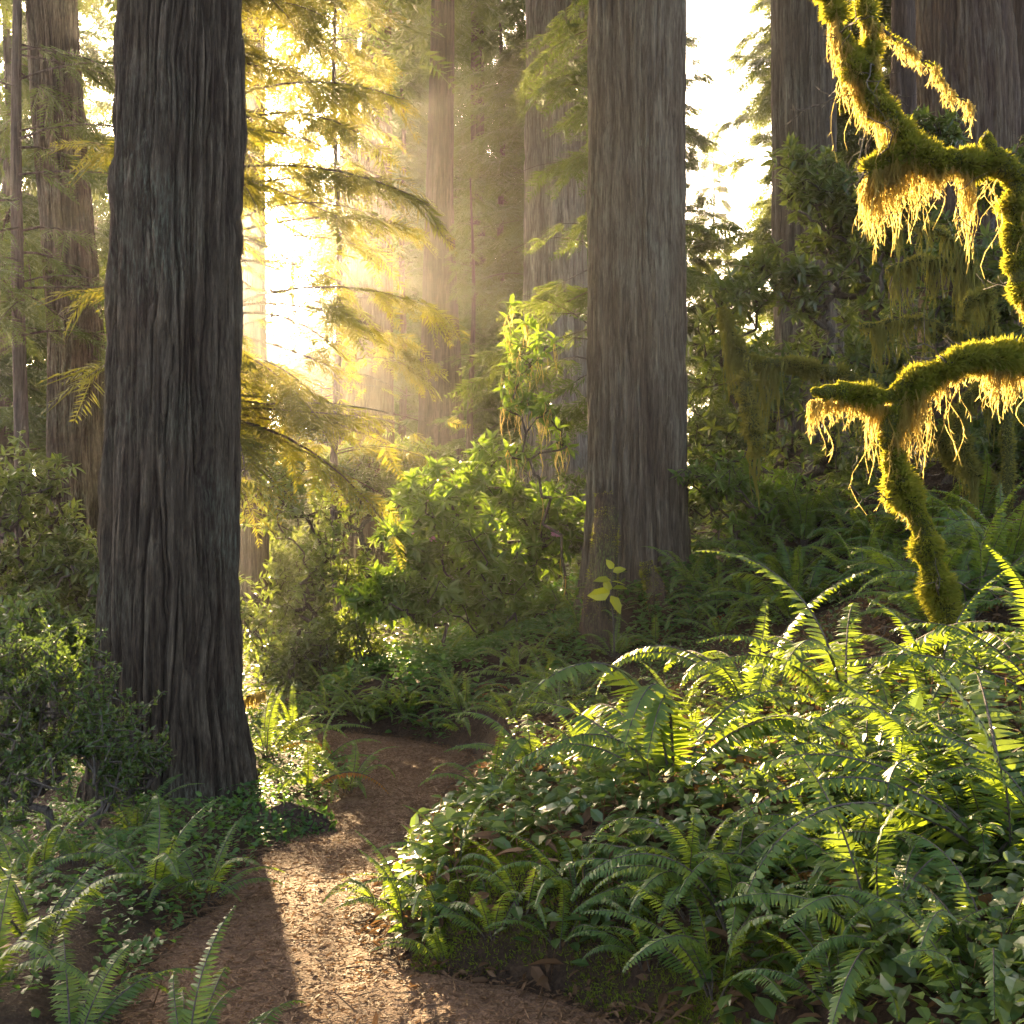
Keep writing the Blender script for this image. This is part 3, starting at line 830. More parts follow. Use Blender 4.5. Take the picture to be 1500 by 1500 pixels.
# central rhododendron with pink blossoms
shrub('rhododendron_bush', 'broad bright green rhododendron with pink blossoms left of the bank redwood',
      [bl(700, 780, 16.3, 130, 1.2, 80), bl(595, 830, 15.6, 70, .8, 60), bl(800, 740, 16.6, 65, 1.0, 75), bl(640, 715, 17, 70, 1, 40), bl(730, 690, 16.6, 60, .8, 40), bl(560, 780, 16, 40, .6, 40), bl(680, 850, 15.6, 120, .8, 45)],
      gpt(-.35, 16.6), 680, 201, M['rhodo'], keep=lambda W: sun_keep(W, .5), leaf=(.17, .26), nl=8, flowers=7)
# tall dark evergreen shrub right of the bank redwood
shrub('evergreen_shrub', 'tall dark glossy leaved shrub between the bank redwood and the grey trunk',
      [bl(1060, 470, 16, 55, .8, 60), bl(1130, 420, 16.4, 60, .8, 50), bl(1200, 300, 16.4, 60, .8, 70), bl(1150, 250, 16.6, 40, .6, 40), bl(1260, 330, 16.2, 50, .8, 70), bl(1110, 570, 16, 110, 1.2, 70), bl(1220, 470, 16.4, 80, 1, 80), bl(1040, 680, 15.5, 55, .9, 90), bl(1160, 680, 16, 80, 1, 80), bl(1250, 620, 16.5, 70, 1.1, 110)],
      gpt(3.6, 16.2), 1050, 202, M['rhodo_dark'], keep=lambda W: sun_keep(W, .6), leaf=(.14, .23), nl=8, stemk=.003)
shrub('evergreen_shrub', 'dark shrub below the broad reddish trunk, behind the mossy limbs',
      [bl(1390, 400, 13.6, 90, 1.0, 70), bl(1310, 300, 14.0, 50, .8, 70), bl(1350, 210, 14, 50, .7, 40), bl(1460, 480, 13.4, 60, .9, 80), bl(1460, 640, 13.2, 70, .9, 90), bl(1320, 540, 13.8, 70, 1, 110), bl(1480, 250, 13.6, 40, .7, 50)],
      gpt(4.9, 13.6), 850, 203, M['rhodo_dark'], leaf=(.13, .20), nl=8, stemk=.003)
shrub('evergreen_shrub', 'green leafy shrub low behind the ferns, right of the bank redwood',
      [bl(1070, 740, 14.4, 90, .8, 70), bl(1170, 760, 14.6, 80, .8, 60)], gpt(2.9, 14.4), 420, 204, M['rhodo'], keep=lambda W: sun_keep(W, .6), leaf=(.11, .17), nl=8)
# thin lit tree shrub in front of the pale grey trunk
RH2 = shrub('rhododendron_bush', 'thin gold lit rhododendron with hanging moss before the pale grey trunk',
      [bl(770, 490, 15.6, 45, .6, 50), bl(810, 590, 15.4, 55, .6, 45), bl(735, 570, 15.6, 45, .6, 45), bl(800, 660, 15.6, 60, .6, 40)], gpt(.75, 15.7), 120, 205, M['rhodo'], keep=sun_keep, leaf=(.14, .22), nl=6, stemk=.0024)
# left side
shrub('huckleberry_bush', 'dense small leaved dark huckleberry bush at the left in front of the massive trunk',
      [bl(60, 1060, 7.2, 130, .6, 110), bl(130, 1130, 6.9, 80, .5, 70), bl(10, 1180, 6.6, 90, .5, 70), bl(30, 960, 7.6, 90, .6, 60)],
      gpt(-2.75, 7.1), 800, 206, M['huckle'], style='along', leaf=(.03, .05), nl=16, tmpl=LEAF_LO, stemk=.0010)
shrub('huckleberry_bush', 'small huckleberry sprig growing against the foot of the massive trunk',
      [bl(215, 1130, 7.6, 55, .25, 55)], gpt(-2.35, 7.6), 80, 207, M['huckle'], style='along', leaf=(.03, .05), nl=14, tmpl=LEAF_LO, stemk=.002)
shrub('evergreen_shrub', 'grey green shrub at the left edge before the leaning trunk',
      [bl(40, 780, 13, 90, 1.0, 120), bl(110, 860, 12.6, 70, .9, 90), bl(-20, 730, 13.5, 60, 1, 60)], gpt(-5.3, 13), 520, 208, M['rhodo_dark'], leaf=(.10, .17), nl=7)
shrub('evergreen_shrub', 'shrub between the leaning trunk and the massive dark trunk, low and dark',
      [bl(120, 930, 11, 70, .7, 70), bl(40, 930, 10.5, 80, .7, 70)], gpt(-4.3, 11), 330, 209, M['huckle'], leaf=(.08, .12), nl=7)
shrub('evergreen_shrub', 'hazy gold rimmed shrub in the glow right of the massive trunk',
      [bl(420, 800, 17, 75, .9, 120), bl(450, 690, 18, 80, 1.0, 90), bl(390, 920, 16.5, 50, .8, 70), bl(490, 860, 17, 60, .8, 90)], gpt(-3.3, 17), 430, 210, M['rhodo_dark'], keep=lambda W: sun_keep(W, .85), leaf=(.10, .16), nl=7)
shrub('evergreen_shrub', 'round hazy shrub below the brown trunk, behind the rhododendron',
      [bl(560, 690, 26, 95, 1.2, 50), bl(620, 690, 26.5, 80, 1.2, 45), bl(510, 720, 26, 60, 1.2, 60)], gpt(-2.9, 26), 800, 211, M['rhodo_dark'], leaf=(.11, .18), nl=8)
shrub('evergreen_shrub', 'low bush at the far bend of the trail, under the gold rimmed shrub',
      [bl(440, 980, 15, 60, .6, 50), bl(500, 960, 15.5, 60, .6, 60)], gpt(-2.55, 15.2), 400, 212, M['rhodo_dark'], leaf=(.08, .13), nl=8)
shrub('rhododendron_bush', 'low bright rhododendron sprouts in front of the broad rhododendron, at the foot of the slope',
      [bl(570, 880, 15.2, 60, .5, 35), bl(680, 900, 15.4, 70, .5, 30), bl(800, 890, 15.2, 50, .5, 35)], gpt(-.7, 15.2), 120, 213, M['rhodo'], leaf=(.15, .22), nl=9)
shrub('evergreen_shrub', 'green shrub on the slope under the tall dark shrub, behind the shaded ferns',
      [bl(1090, 790, 17.5, 80, .7, 40), bl(1200, 780, 17.5, 80, .7, 40), bl(1310, 770, 16, 70, .7, 45), bl(1430, 760, 15, 70, .6, 40)], gpt(4.6, 17), 520, 214, M['rhodo'], leaf=(.14, .2), nl=8)
# far hedge of undergrowth behind everything, low
for q, (u, d, hgt, lab) in enumerate([(90, 30, 2.4, 'far misty shrub behind the leaning trunk'), (430, 30, 2.6, 'far misty shrub in the sun glow'),
                      (660, 28, 3.2, 'far shrub at the foot of the hazy far trunk'), (770, 27, 3.4, 'far shrub at the foot of the pale grey trunk'), (1010, 24, 3.0, 'far shrub in the gap right of the bank redwood'),
                      (1110, 26, 3.2, 'far shrub under the bright sky gap'), (1290, 24, 3.2, 'far shrub right of the grey trunk'), (1420, 23, 3.4, 'far shrub at the foot of the broad reddish trunk')]):
    x = (u - 750) / FPX * d; b = gpt(x, d)
    shrub('background_shrub', lab, [(b + np.array([0, 0, hgt * .5]), (1.6, 1.2, hgt * .55)), (b + np.array([.9, .2, hgt * .35]), (1.0, .9, hgt * .38))], b, 520, 220 + q, M['rhodo_dark'], leaf=(.15, .25), nl=8, tmpl=LEAF_LON, group='misty shrubs in the background')

# ------------------------------------------------------------------ moss
def tufts(g, pts, rad, per_m, length, seed, mi=0, down=.0):
    """short fuzzy moss blades standing on a limb"""
    rg = np.random.default_rng(seed)
    seg = np.linalg.norm(np.diff(pts, axis=0), axis=1); cum = np.concatenate([[0], np.cumsum(seg)])
    n = int(cum[-1] * per_m)
    s = rg.uniform(0, cum[-1], n)
    p = np.stack([np.interp(s, cum, pts[:, k]) for k in range(3)], 1)
    tg = norm(np.stack([np.interp(s, cum, np.gradient(pts[:, k], cum)) for k in range(3)], 1))
    r = np.interp(s, cum, rad)
    q = rnd_dirs(n); q = norm(q - tg * np.sum(q * tg, 1, keepdims=True))
    L = rg.uniform(*length, n) * (.15 + 1.7 * sstep(.25, .8, fbm(p[:, 0] * 11, p[:, 1] * 11, p[:, 2] * 11, seed=seed, octv=3)))
    d = norm(q + rnd_dirs(n) * .55 + np.array([0, 0, -down]))
    base = p + q * (r * .93)[:, None]
    wd = rg.uniform(.006, .012, n)
    tv = np.array([[0, -.5, 0], [0, .5, 0], [.55, .42, 0], [1, 0, 0], [.55, -.42, 0]])
    tf = [np.array([[2, 3, 4]]), np.array([[0, 1, 2, 4]])]
    g.inst((tv, tf), base, frames(d, rnd_dirs(n)), np.stack([L, wd, wd], 1), mi)

def strands(g, P, L, seed, wid=(.003, .008), mi=0, sway=.022):
    """hanging moss: crossed ribbons that thin out and wander as they fall"""
    rg = np.random.default_rng(seed)
    n = len(P); k = 9
    t = np.linspace(0, 1, k)
    ph = rg.uniform(0, 6.28, (n, 2)); fr = rg.uniform(3, 8, (n, 2))
    off = np.stack([sway * np.sin(t[None] * fr[:, :1] + ph[:, :1]), sway * np.sin(t[None] * fr[:, 1:] + ph[:, 1:])], -1)
    off = off - off[:, :1]
    off = off * np.minimum(1, L / .4)[:, None, None]
    c = np.zeros((n, k, 3)); c[..., :2] = off; c[..., 2] = -t[None] * L[:, None]
    c += P[:, None]
    w0 = rg.uniform(*wid, n)
    wv = w0[:, None] * (1 - .75 * t[None]) * rg.uniform(.5, 1.5, (n, k))
    a = rg.uniform(0, 3.14, n)
    for da in (0, 1.57):
        s = np.stack([np.cos(a + da), np.sin(a + da), np.zeros(n)], 1)
        l = c + s[:, None] * wv[..., None]; r = c - s[:, None] * wv[..., None]
        v = np.stack([l, r], 2).reshape(-1, 3)
        i = np.arange(k - 1) * 2
        f = np.stack([i, i + 1, i + 3, i + 2], 1)[None] + (np.arange(n) * 2 * k)[:, None, None]
        g.add(v, f.reshape(-1, 4), mi)
    # side wisps
    m = n * 14
    j = rg.integers(0, n, m); tt_ = rg.random(m) * .9
    ii = (tt_ * (k - 1)).astype(int)
    p = c[j, ii] + (c[j, np.minimum(ii + 1, k - 1)] - c[j, ii]) * rg.random((m, 1))
    d = norm(rnd_dirs(m) * .7 + np.array([0, 0, -.9]))
    tv = np.array([[0, -.5, 0], [0, .5, 0], [1, 0, 0]])
    ll = rg.uniform(.012, .05, m)
    g.inst((tv, [np.array([[0, 1, 2]])]), p, frames(d, rnd_dirs(m)), np.stack([ll, ll * .14, ll * .14], 1), mi)

def curtain(g, pts, n, lmin, lmax, seed, wid=(.003, .007), spots=6, mi=0, drop=.0):
    """moss hanging in uneven bunches below a limb"""
    rg = np.random.default_rng(seed)
    seg = np.linalg.norm(np.diff(pts, axis=0), axis=1); cum = np.concatenate([[0], np.cumsum(seg)])
    K = max(3, int(cum[-1] / .05))
    cs = rg.uniform(0, cum[-1], K); cw = rg.uniform(.02, .07, K); cl = lmin + (lmax - lmin) * (.25 + .75 * rg.random(K) ** 1.3)
    pk = rg.choice(K, n, p=cl / cl.sum())
    ds = rg.normal(size=n) * .5
    s = np.clip(cs[pk] + ds * cw[pk], 0, cum[-1])
    L = cl[pk] * np.exp(-np.abs(ds) * 1.1) * rg.uniform(.25, 1.0, n)
    m = rg.random(n) < .3
    s = np.where(m, rg.uniform(0, cum[-1], n), s); L = np.where(m, rg.uniform(.02, .09, n), L)
    p = np.stack([np.interp(s, cum, pts[:, k]) for k in range(3)], 1) + rg.normal(size=(n, 3)) * np.array([.012, .03, .005])
    p[:, 2] -= drop
    strands(g, p, L, seed + 1, wid, mi)

def limb(parent, ctrl, rad, n, name='branch', mossy=2600, tl=(.02, .05), seed=0, mat=None, mossmat=None, cloud=True):
    pts = spline(ctrl, n)
    r = np.interp(np.linspace(0, 1, n), np.linspace(0, 1, len(rad)), rad)
    r = r * (.96 + .75 * (fbm(np.arange(n) * .30, np.zeros(n), seed=seed, octv=3) - .5)) * (.84 if mossy > 1000 else 1)
    pts = pts + (np.stack([fbm(np.arange(n) * .25, np.zeros(n) + k, seed=seed + k, octv=2) for k in range(3)], 1) - .5) * .05
    pts[0] = ctrl[0]
    g = Geo(); tube(g, pts, r, 12)
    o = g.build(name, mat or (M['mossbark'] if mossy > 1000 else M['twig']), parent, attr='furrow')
    if mossy:
        gm = Geo(); tufts(gm, pts, r, mossy, tl, seed + 5, down=.1)
        m = gm.build('moss', mossmat or M['moss'], o, smooth=False)
    return pts, r, o

D1 = 6.8
def q3(rows, d0=D1): return np.array([px(u, v, d0 + (r[0] if r else 0)) for u, v, *r in rows])
mt = thing('mossy_maple_tree', 'gold lit crooked maple wrapped in thick moss with hanging moss fringes', 'tree', (0, 0, 0))
b0 = hit(1395, 985)
# leaning lower stem, then the lower limb it carries
A = q3([(1397, 1010), (1386, 900), (1366, 830), (1345, 765), (1316, 705), (1301, 655), (1312, 610), (1335, 570)])
limb(mt, A, [.105, .095, .085, .075, .068, .065, .06, .06], 60, 'trunk', 9000, (.02, .05), 401)
B = q3([(1585, 545, .3), (1500, 528, .1), (1430, 522), (1390, 536), (1340, 563), (1290, 578), (1245, 574), (1215, 572), (1192, 576)])
Bp, Br, Bo = limb(mt, B, [.08, .075, .07, .062, .058, .058, .062, .055, .03], 70, 'branch', 12000, (.02, .05), 402)
Cc = q3([(1590, 620, .4), (1560, 520, .2), (1515, 445), (1490, 385), (1486, 325), (1492, 275), (1470, 248), (1420, 240), (1370, 236), (1325, 224), (1290, 238), (1268, 250)])
Cp, Cr, Co = limb(mt, Cc, [.09, .08, .075, .075, .075, .075, .078, .075, .072, .068, .04, .022], 90, 'branch', 12000, (.02, .05), 403)
Dd = q3([(1335, 228), (1312, 185), (1280, 150), (1262, 118), (1243, 80), (1226, 30), (1200, -30), (1170, -110)])
Dp, Dr, Do = limb(mt, Dd, [.075, .07, .062, .052, .045, .038, .033, .025], 60, 'branch', 9000, (.02, .05), 404)
E = q3([(1284, 145), (1278, 100), (1276, 50), (1262, -10), (1240, -80)])
Ep, Er, Eo = limb(mt, E, [.034, .03, .024, .02, .016], 40, 'branch', 6500, (.02, .05), 405)
Fk = q3([(1462, 246), (1452, 222), (1440, 200)])
limb(mt, Fk, [.06, .045, .034], 16, 'branch', 12000, (.02, .05), 406)
G_ = q3([(1270, 20), (1320, 60), (1365, 100), (1420, 160)])
Gp, Gr, Go = limb(mt, G_, [.010, .008, .006, .003], 30, 'branch', 400, (.01, .02), 407)
gh = Geo()
curtain(gh, Cp[int(90 * .62):], 620, .08, .72, 411, spots=7, drop=.05)
curtain(gh, Cp[int(90 * .2):int(90 * .5)], 260, .05, .25, 412, drop=.02)
curtain(gh, Bp[int(70 * .45):], 460, .06, .62, 413, spots=8, drop=.05)
curtain(gh, Bp[:int(70 * .5)], 420, .05, .4, 414, drop=.05)
curtain(gh, Dp[:48], 600, .05, .5, 415, spots=7, drop=.03)
curtain(gh, Ep, 180, .04, .3, 416)
curtain(gh, Gp, 130, .03, .22, 417, spots=5)
Ap = spline(A, 60)
curtain(gh, Ap[28:58], 360, .04, .42, 418, spots=5, drop=.02)
curtain(gh, Ap[5:30], 160, .03, .15, 419)
rw = np.random.default_rng(499)
for path, n_ in ((Cp[40:], 26), (Bp[8:], 26), (Dp[:45], 14)):
    sel = rw.integers(0, len(path), n_)
    strands(gh, path[sel] - np.array([0, 0, .04]), rw.uniform(.25, .75, n_) * rw.random(n_) ** .5, int(rw.integers(1e6)), (.002, .005), sway=.05)
gh.build('hanging_moss', M['moss_hang'], mt, smooth=False)
for path in (Cp, Bp, Dp, Ap, Ep):
    for q in rw.choice(np.arange(6, len(path) - 4), 7, replace=False):
        p0 = path[q]; dr = norm(rw.normal(size=3) * np.array([1, .7, .6]) + np.array([-.3, 0, -.1])); Lt = rw.uniform(.18, .55)
        tp_ = np.array([p0 + dr * Lt * t + rw.normal(size=3) * .02 * (t > 0) + np.array([0, 0, -.12 * Lt * t * t]) for t in np.linspace(0, 1, 7)])
        gt_ = Geo(); tube(gt_, tp_, np.linspace(.007, .002, 7), 5)
        for kk in (2, 3, 4, 5):
            d2 = norm(dr + rw.normal(size=3) * .8); l2 = Lt * rw.uniform(.2, .5)
            tube(gt_, np.array([tp_[kk] + d2 * l2 * t + rw.normal(size=3) * .008 * (t > 0) for t in np.linspace(0, 1, 4)]), np.linspace(.0035, .0012, 4), 4)
        gt_.build('dead_twig', M['twig'], mt, attr='furrow')

# shaded mossy tree behind
mt2 = thing('mossy_maple_tree', 'shaded dark maple limb draped with long olive moss, left of the gold lit one', 'tree', (0, 0, 0))
A2 = q3([(1560, 850), (1500, 765), (1430, 700), (1390, 655), (1330, 612), (1270, 565), (1215, 548), (1150, 535), (1100, 528), (1078, 500), (1058, 450)], 12.2)
A2p, _, _ = limb(mt2, A2, [.16, .15, .13, .12, .10, .09, .08, .08, .08, .07, .03], 90, 'trunk', 7000, (.03, .07), 421, mossmat=M['moss_dark'])
A3 = q3([(1098, 530), (1092, 575), (1104, 630), (1108, 665)], 12.1)
A3p, _, _ = limb(mt2, A3, [.07, .08, .10, .03], 30, 'branch', 3800, (.03, .08), 422, mossmat=M['moss_dark'])
A4 = q3([(1428, 700), (1405, 640), (1412, 590), (1445, 572), (1490, 575)], 11.5)
A4p, _, _ = limb(mt2, A4, [.08, .07, .07, .06, .05], 40, 'branch', 3800, (.03, .07), 423, mossmat=M['moss_dark'])
A5 = q3([(1500, 400), (1455, 425), (1425, 438), (1412, 470)], 10.5)
A5p, _, _ = limb(mt2, np.concatenate([q3([(1560, 380)], 10.6), A5]), [.06, .05, .05, .06, .03], 30, 'branch', 4200, (.03, .07), 424, mossmat=M['moss_dark'])
gh = Geo()
curtain(gh, A2p[45:88], 420, .1, 1.1, 431, (.008, .02), spots=7)
curtain(gh, A2p[:45], 240, .1, .6, 432, (.008, .02))
curtain(gh, A3p, 180, .1, .7, 433, (.008, .02))
curtain(gh, A4p, 260, .1, .9, 434, (.008, .018))
curtain(gh, A5p, 120, .1, .5, 435, (.008, .016))
gh.build('hanging_moss', M['moss_dark'], mt2, smooth=False)
# moss hanging in the shrub behind the golden limb: its own clumps
rgm = np.random.default_rng(44)
mh = thing('mossy_maple_tree', 'shaded thin maple behind the upper golden limb, its twigs hung with long olive moss', 'tree', (0, 0, 0))
for k, rows in enumerate([[(1480, 820), (1470, 600), (1440, 420), (1380, 340), (1290, 330)], [(1445, 430), (1400, 395), (1350, 380), (1300, 395)], [(1462, 560), (1420, 500), (1340, 470), (1260, 480)]]):
    p_, r_, o_ = limb(mh, q3(rows, 11.4 + .2 * k), [.06, .05, .04, .03, .015][:len(rows)], 50, 'trunk' if k == 0 else 'branch', 1500, (.02, .05), 440 + k, mossmat=M['moss_dark'])
    gq = Geo(); curtain(gq, p_[18 if k == 0 else 4:], 260, .15, 1.0, 450 + k, (.006, .016), spots=7)
    gq.build('hanging_moss', M['moss_dark'], o_, smooth=False)

# hanging moss on the thin lit rhododendron
_, nd, pr_, ct_, lf_ = RH2
gq = Geo()
sel = rgm.choice(np.nonzero(pr_ >= 0)[0], 130)
strands(gq, nd[sel] - np.array(RH2[0].location), rgm.uniform(.1, .5, 130), 461, (.004, .010))
gq.build('hanging_moss', M['moss_hang'], RH2[0], smooth=False)

# ------------------------------------------------------------------ ferns
def frond_geo(a0, a1, npin, wid, seed, droop=.3, bend=0.0):
    rg = np.random.default_rng(seed)
    n = 22
    t = np.linspace(0, 1, n)
    ang = a0 + (a1 - a0) * t ** 1.25
    st = np.stack([np.cos(ang), bend * t, np.sin(ang)], 1); st = norm(st) / (n - 1)
    pts = np.concatenate([[[0, 0, 0]], np.cumsum(st[:-1], 0)])
    g = Geo()
    tube(g, pts, .0075 * (1 - .85 * t), 4, 1, False)
    tp = .13 + .86 * (np.arange(npin) / (npin - 1)) ** .95
    p = np.stack([np.interp(tp, t, pts[:, k]) for k in range(3)], 1)
    tg = norm(np.stack([np.interp(tp, t, np.gradient(pts[:, k])) for k in range(3)], 1))
    nrm = norm(np.cross(tg, np.cross(np.array([0, 0, 1.0]), tg) + np.array([0, 1e-3, 0])))
    nrm = norm(np.cross(tg, np.array([0, 1.0, 0])));  nrm = np.where(nrm[:, 2:3] < 0, -nrm, nrm) if abs(a1) < 1.5 else nrm
    u = (tp - .13) / .86
    L = wid * (1 - u) ** .72 * np.minimum(1, .5 + 2.6 * u) + .012
    sp = .86 / npin
    tv = np.array([[0, -.42, 0], [0, .5, 0], [.3, .55, -.03], [.3, -.5, -.03], [.68, .34, -.10], [.68, -.34, -.10], [1, .08, -.2]])
    tf = [np.array([[4, 5, 6]]), np.array([[0, 1, 2, 3], [3, 2, 4, 5]])]
    for sgn in (1, -1):
        side = np.array([0, sgn * 1.0, 0])
        k = len(tp)
        d = norm(side + tg * rg.uniform(.18, .42, k)[:, None] - nrm * (droop + rg.normal(size=k) * .12)[:, None])
        up = norm(nrm + tg * rg.normal(size=k)[:, None] * .25)
        Rm = frames(d, up)
        g.inst((tv, tf), p, Rm, np.stack([L * rg.uniform(.88, 1.08, k), np.full(k, sp * .80), L], 1))
    return g

FR = []
specs = [(1.30, -.75, 38, .118), (1.15, -1.0, 40, .12), (1.40, -.25, 38, .112), (1.0, -.55, 40, .125), (1.25, -1.35, 40, .115), (.85, -.85, 38, .12), (1.45, .30, 36, .11), (.65, -.45, 38, .12)]
for k, (a0, a1, npn, wd) in enumerate(specs):
    FR.append(frond_geo(a0, a1, npn, wd, 500 + k, rng.uniform(.12, .4), rng.uniform(-.25, .25)).mesh('frond', [M['fern'], M['twig']], smooth=False))
FRD = [frond_geo(a0, a1, 26, .09, 520 + k, .7, .2).mesh('frond', [M['fern_dry'], M['twig']], smooth=False) for k, (a0, a1) in enumerate([(.7, -1.2), (1.0, -1.5)])]

def fern(P, L, nf, label, group=None, az0=None, spread=math.pi, kinds=range(8), dry=0, seed=0, tilt=.12):
    rg = np.random.default_rng(seed + 900)
    t = thing('sword_fern', label, 'fern', tuple(P), group)
    for i in range(nf + dry):
        me = FR[rg.choice(list(kinds))] if i < nf else FRD[i % 2]
        o = bpy.data.objects.new('frond', me); C.objects.link(o); o.parent = t
        a = (i / nf * 2 * math.pi + rg.normal() * .3) if az0 is None else az0 + rg.uniform(-spread, spread)
        o.rotation_euler = (rg.normal() * .18, rg.normal() * tilt, a)
        s = L * 1.18 * rg.uniform(.72, 1.12)
        o.scale = (s, s * rg.uniform(.85, 1.1), s)
        o.location = (.03 * math.cos(a), .03 * math.sin(a), 0)
        if i >= nf: o['label'] = 'withered brown frond'
    return t

HERO = [  # base pixel, frond length, fronds, label, dry
    (985, 1175, 1.05, 12, 'tall arching sword fern in the middle of the right bank, gold lit', 1),
    (1095, 1050, 1.1, 12, 'sword fern with three arching fronds right below the bank redwood', 1),
    (1240, 1060, 1.1, 12, 'sword fern left of the mossy stem with yellow green upright fronds', 2),
    (1365, 1030, .75, 8, 'bright green sword fern directly at the foot of the mossy stem', 0),
    (1540, 1030, .8, 12, 'large sword fern at the right edge arching in front of the mossy stem', 0),
    (1400, 1190, .9, 11, 'sword fern with a tall curled frond below the mossy stem', 0),
    (1490, 1290, 1.0, 14, 'big sunlit sword fern spilling leftwards in the lower right', 3),
    (1545, 1260, .8, 10, 'light green fern with a curled tip at the right edge', 1),
    (1290, 1400, .68, 10, 'sword fern with withered orange fronds in the lower right', 3),
    (1075, 1370, .62, 11, 'sword fern with one long frond reaching left over the mossy soil', 0),
    (1050, 1470, .55, 12, 'dark drooping fern at the lower edge right of the mossy soil', 0),
    (780, 1140, .58, 13, 'pale feathery fern at the trail side where the trail bends', 0),
    (715, 1175, .42, 9, 'fern just left of the pale feathery fern, leaning over the trail', 0),
    (600, 1370, .42, 12, 'low gold rimmed fern at the tip of the bank beside the sunlit trail', 2),
    (560, 1330, .36, 9, 'small fern at the trail edge before the tip of the bank', 1),
    (720, 1390, .36, 7, 'small fern on the shaded face of the bank', 1),
    (665, 1270, .34, 8, 'fern with a single pale frond over the trail edge', 0),
    (520, 1050, .55, 12, 'green fern beyond the bend at the left end of the far bank', 1),
    (600, 1060, .55, 12, 'green fern beyond the bend in the middle of the far bank edge', 2),
    (680, 1040, .5, 10, 'green fern beyond the bend at the right end of the far bank edge', 2),
    (590, 975, .5, 10, 'fern higher on the far bank below the rhododendron', 0),
    (390, 1110, .72, 12, 'gold green fern close to the right foot of the massive trunk', 1),
    (430, 1090, .72, 11, 'upright light green fern by the trail behind the massive trunk', 0),
    (470, 1120, .6, 9, 'pale upright fern at the inner edge of the trail bend', 0),
    (450, 1160, .6, 10, 'arching fern at the trail bend in front of the gold green fern', 1),
    (510, 1165, .5, 9, 'low dark fern in the crook of the trail bend', 0),
    (300, 1325, .50, 8, 'fern with upright fronds on the left trail edge', 0),
    (225, 1320, .55, 9, 'fern with long arching fronds left of the upright one', 1),
    (60, 1400, .55, 10, 'cluster fern at the left edge of the photo', 1),
    (200, 1230, .5, 9, 'dark fern at the foot of the massive trunk', 0),
    (-30, 1470, .5, 9, 'fern cut by the lower left frame edge', 0),
    (900, 965, .62, 11, 'fern arching in front of the foot of the bank redwood', 0),
    (960, 950, .6, 9, 'fern at the right foot of the bank redwood', 0),
    (820, 985, .5, 8, 'fern left of the foot of the bank redwood', 0),
    (1180, 900, .8, 10, 'fern behind the arching ferns, left of the mossy stem', 0),
    (1270, 870, .8, 10, 'shaded fern directly left of the mossy stem', 0),
    (1480, 850, .9, 12, 'large dark fern high at the right edge behind the mossy stem', 0),
    (1050, 900, .7, 9, 'shaded fern right of the bank redwood', 0),
    (1230, 1485, .40, 9, 'small fern at the lower edge below the withered one', 1),
    (1420, 1480, .42, 9, 'fern low in the lower right corner among rounded leaves', 1),
    (645, 1340, .36, 9, 'small fern on the bank face above the low gold rimmed fern', 0),
    (770, 1340, .40, 10, 'fern in the middle of the shaded bank face', 1),
    (850, 1330, .42, 10, 'fern at the top of the shaded bank face, right of its middle', 0),
    (650, 1420, .28, 8, 'tiny fern at the very foot of the bank tip, by the trail', 0),
    (820, 1410, .32, 8, 'small fern low on the bank face just above the mossy soil', 1),
    (950, 1440, .30, 8, 'little fern rooted in the mossy soil at the lower edge of the bank', 0),
]
for k, (u, v, L, nf, lab, dry) in enumerate(HERO):
    fern(hit(u, v), L * .97, nf, lab, 'sword ferns', dry=0 if u < 350 else dry + (1 if u > 850 else 0), seed=k)
# the near ones at the lower left corner, rooted below the frame
for k, (x, y, L, nf, az, lab) in enumerate([(-1.42, 3.75, .46, 7, 1.7, 'bright fern in the lower left corner, tall fronds'), (-1.02, 3.62, .42, 5, 1.2, 'fern with one upright frond at the lower edge, in front of the trail shadow'),
                                            (-.86, 3.45, .36, 4, .7, 'small fern frond tips at the lower edge of the trail'), (-1.75, 3.9, .5, 8, 2.2, 'fern left of the bright corner fern')]):
    fern(gpt(x, y), L, nf, lab, 'sword ferns', az0=az, spread=.9, kinds=(0, 2, 3, 5, 6), seed=80 + k)
# smaller ferns between them
zones = [('low fern along the shaded foot of the far bank beyond the bend', (470, 730), (1030, 1082), 16, (.38, .6)),
         ('fern on the slope below the tall dark shrub, right behind the bank redwood', (1010, 1330), (765, 860), 16, (.5, .85)),
         ('small sword fern among the leaves of the right bank', (830, 1490), (1000, 1440), 48, (.32, .56)),
         ('shaded fern in the green tangle high on the right bank', (1010, 1500), (770, 950), 42, (.6, .95)),
         ('small fern on the shaded far bank below the rhododendron', (500, 860), (900, 1062), 34, (.38, .62)),
         ('small shaded fern among the plants left of the trail', (0, 330), (1240, 1400), 7, (.3, .45))]
for z, (lab, ur, vr, n, Lr) in enumerate(zones):
    for k in range(n):
        P = hit(rng.uniform(*ur), rng.uniform(*vr))
        s = P[0] - np.interp(P[1], *XR); l = np.interp(P[1], *XL) - P[0]
        if s < (.04 if z == 0 else .35) and l < .25 and P[1] < 13.8: continue
        fern(P, rng.uniform(*Lr), int(rng.integers(6, 11)), lab, lab.replace('small ', '').replace('shaded ', '') + 's', seed=200 + z * 50 + k, dry=int(rng.random() < .3 and P[0] > -1.2))

# ------------------------------------------------------------------ ground cover (nobody could count it)
def scatter(n, xr, yr, cond, seed):
    rg = np.random.default_rng(seed)
    x = rg.uniform(*xr, n); y = rg.uniform(*yr, n)
    s = x - np.interp(y, *XR); l = np.interp(y, *XL) - x
    ok = cond(x, y, s, l)
    x, y = x[ok], y[ok]
    return np.stack([x, y, ground(x, y)], 1), rg

def infr(x, y): return np.abs(x) < y * .47 + .3

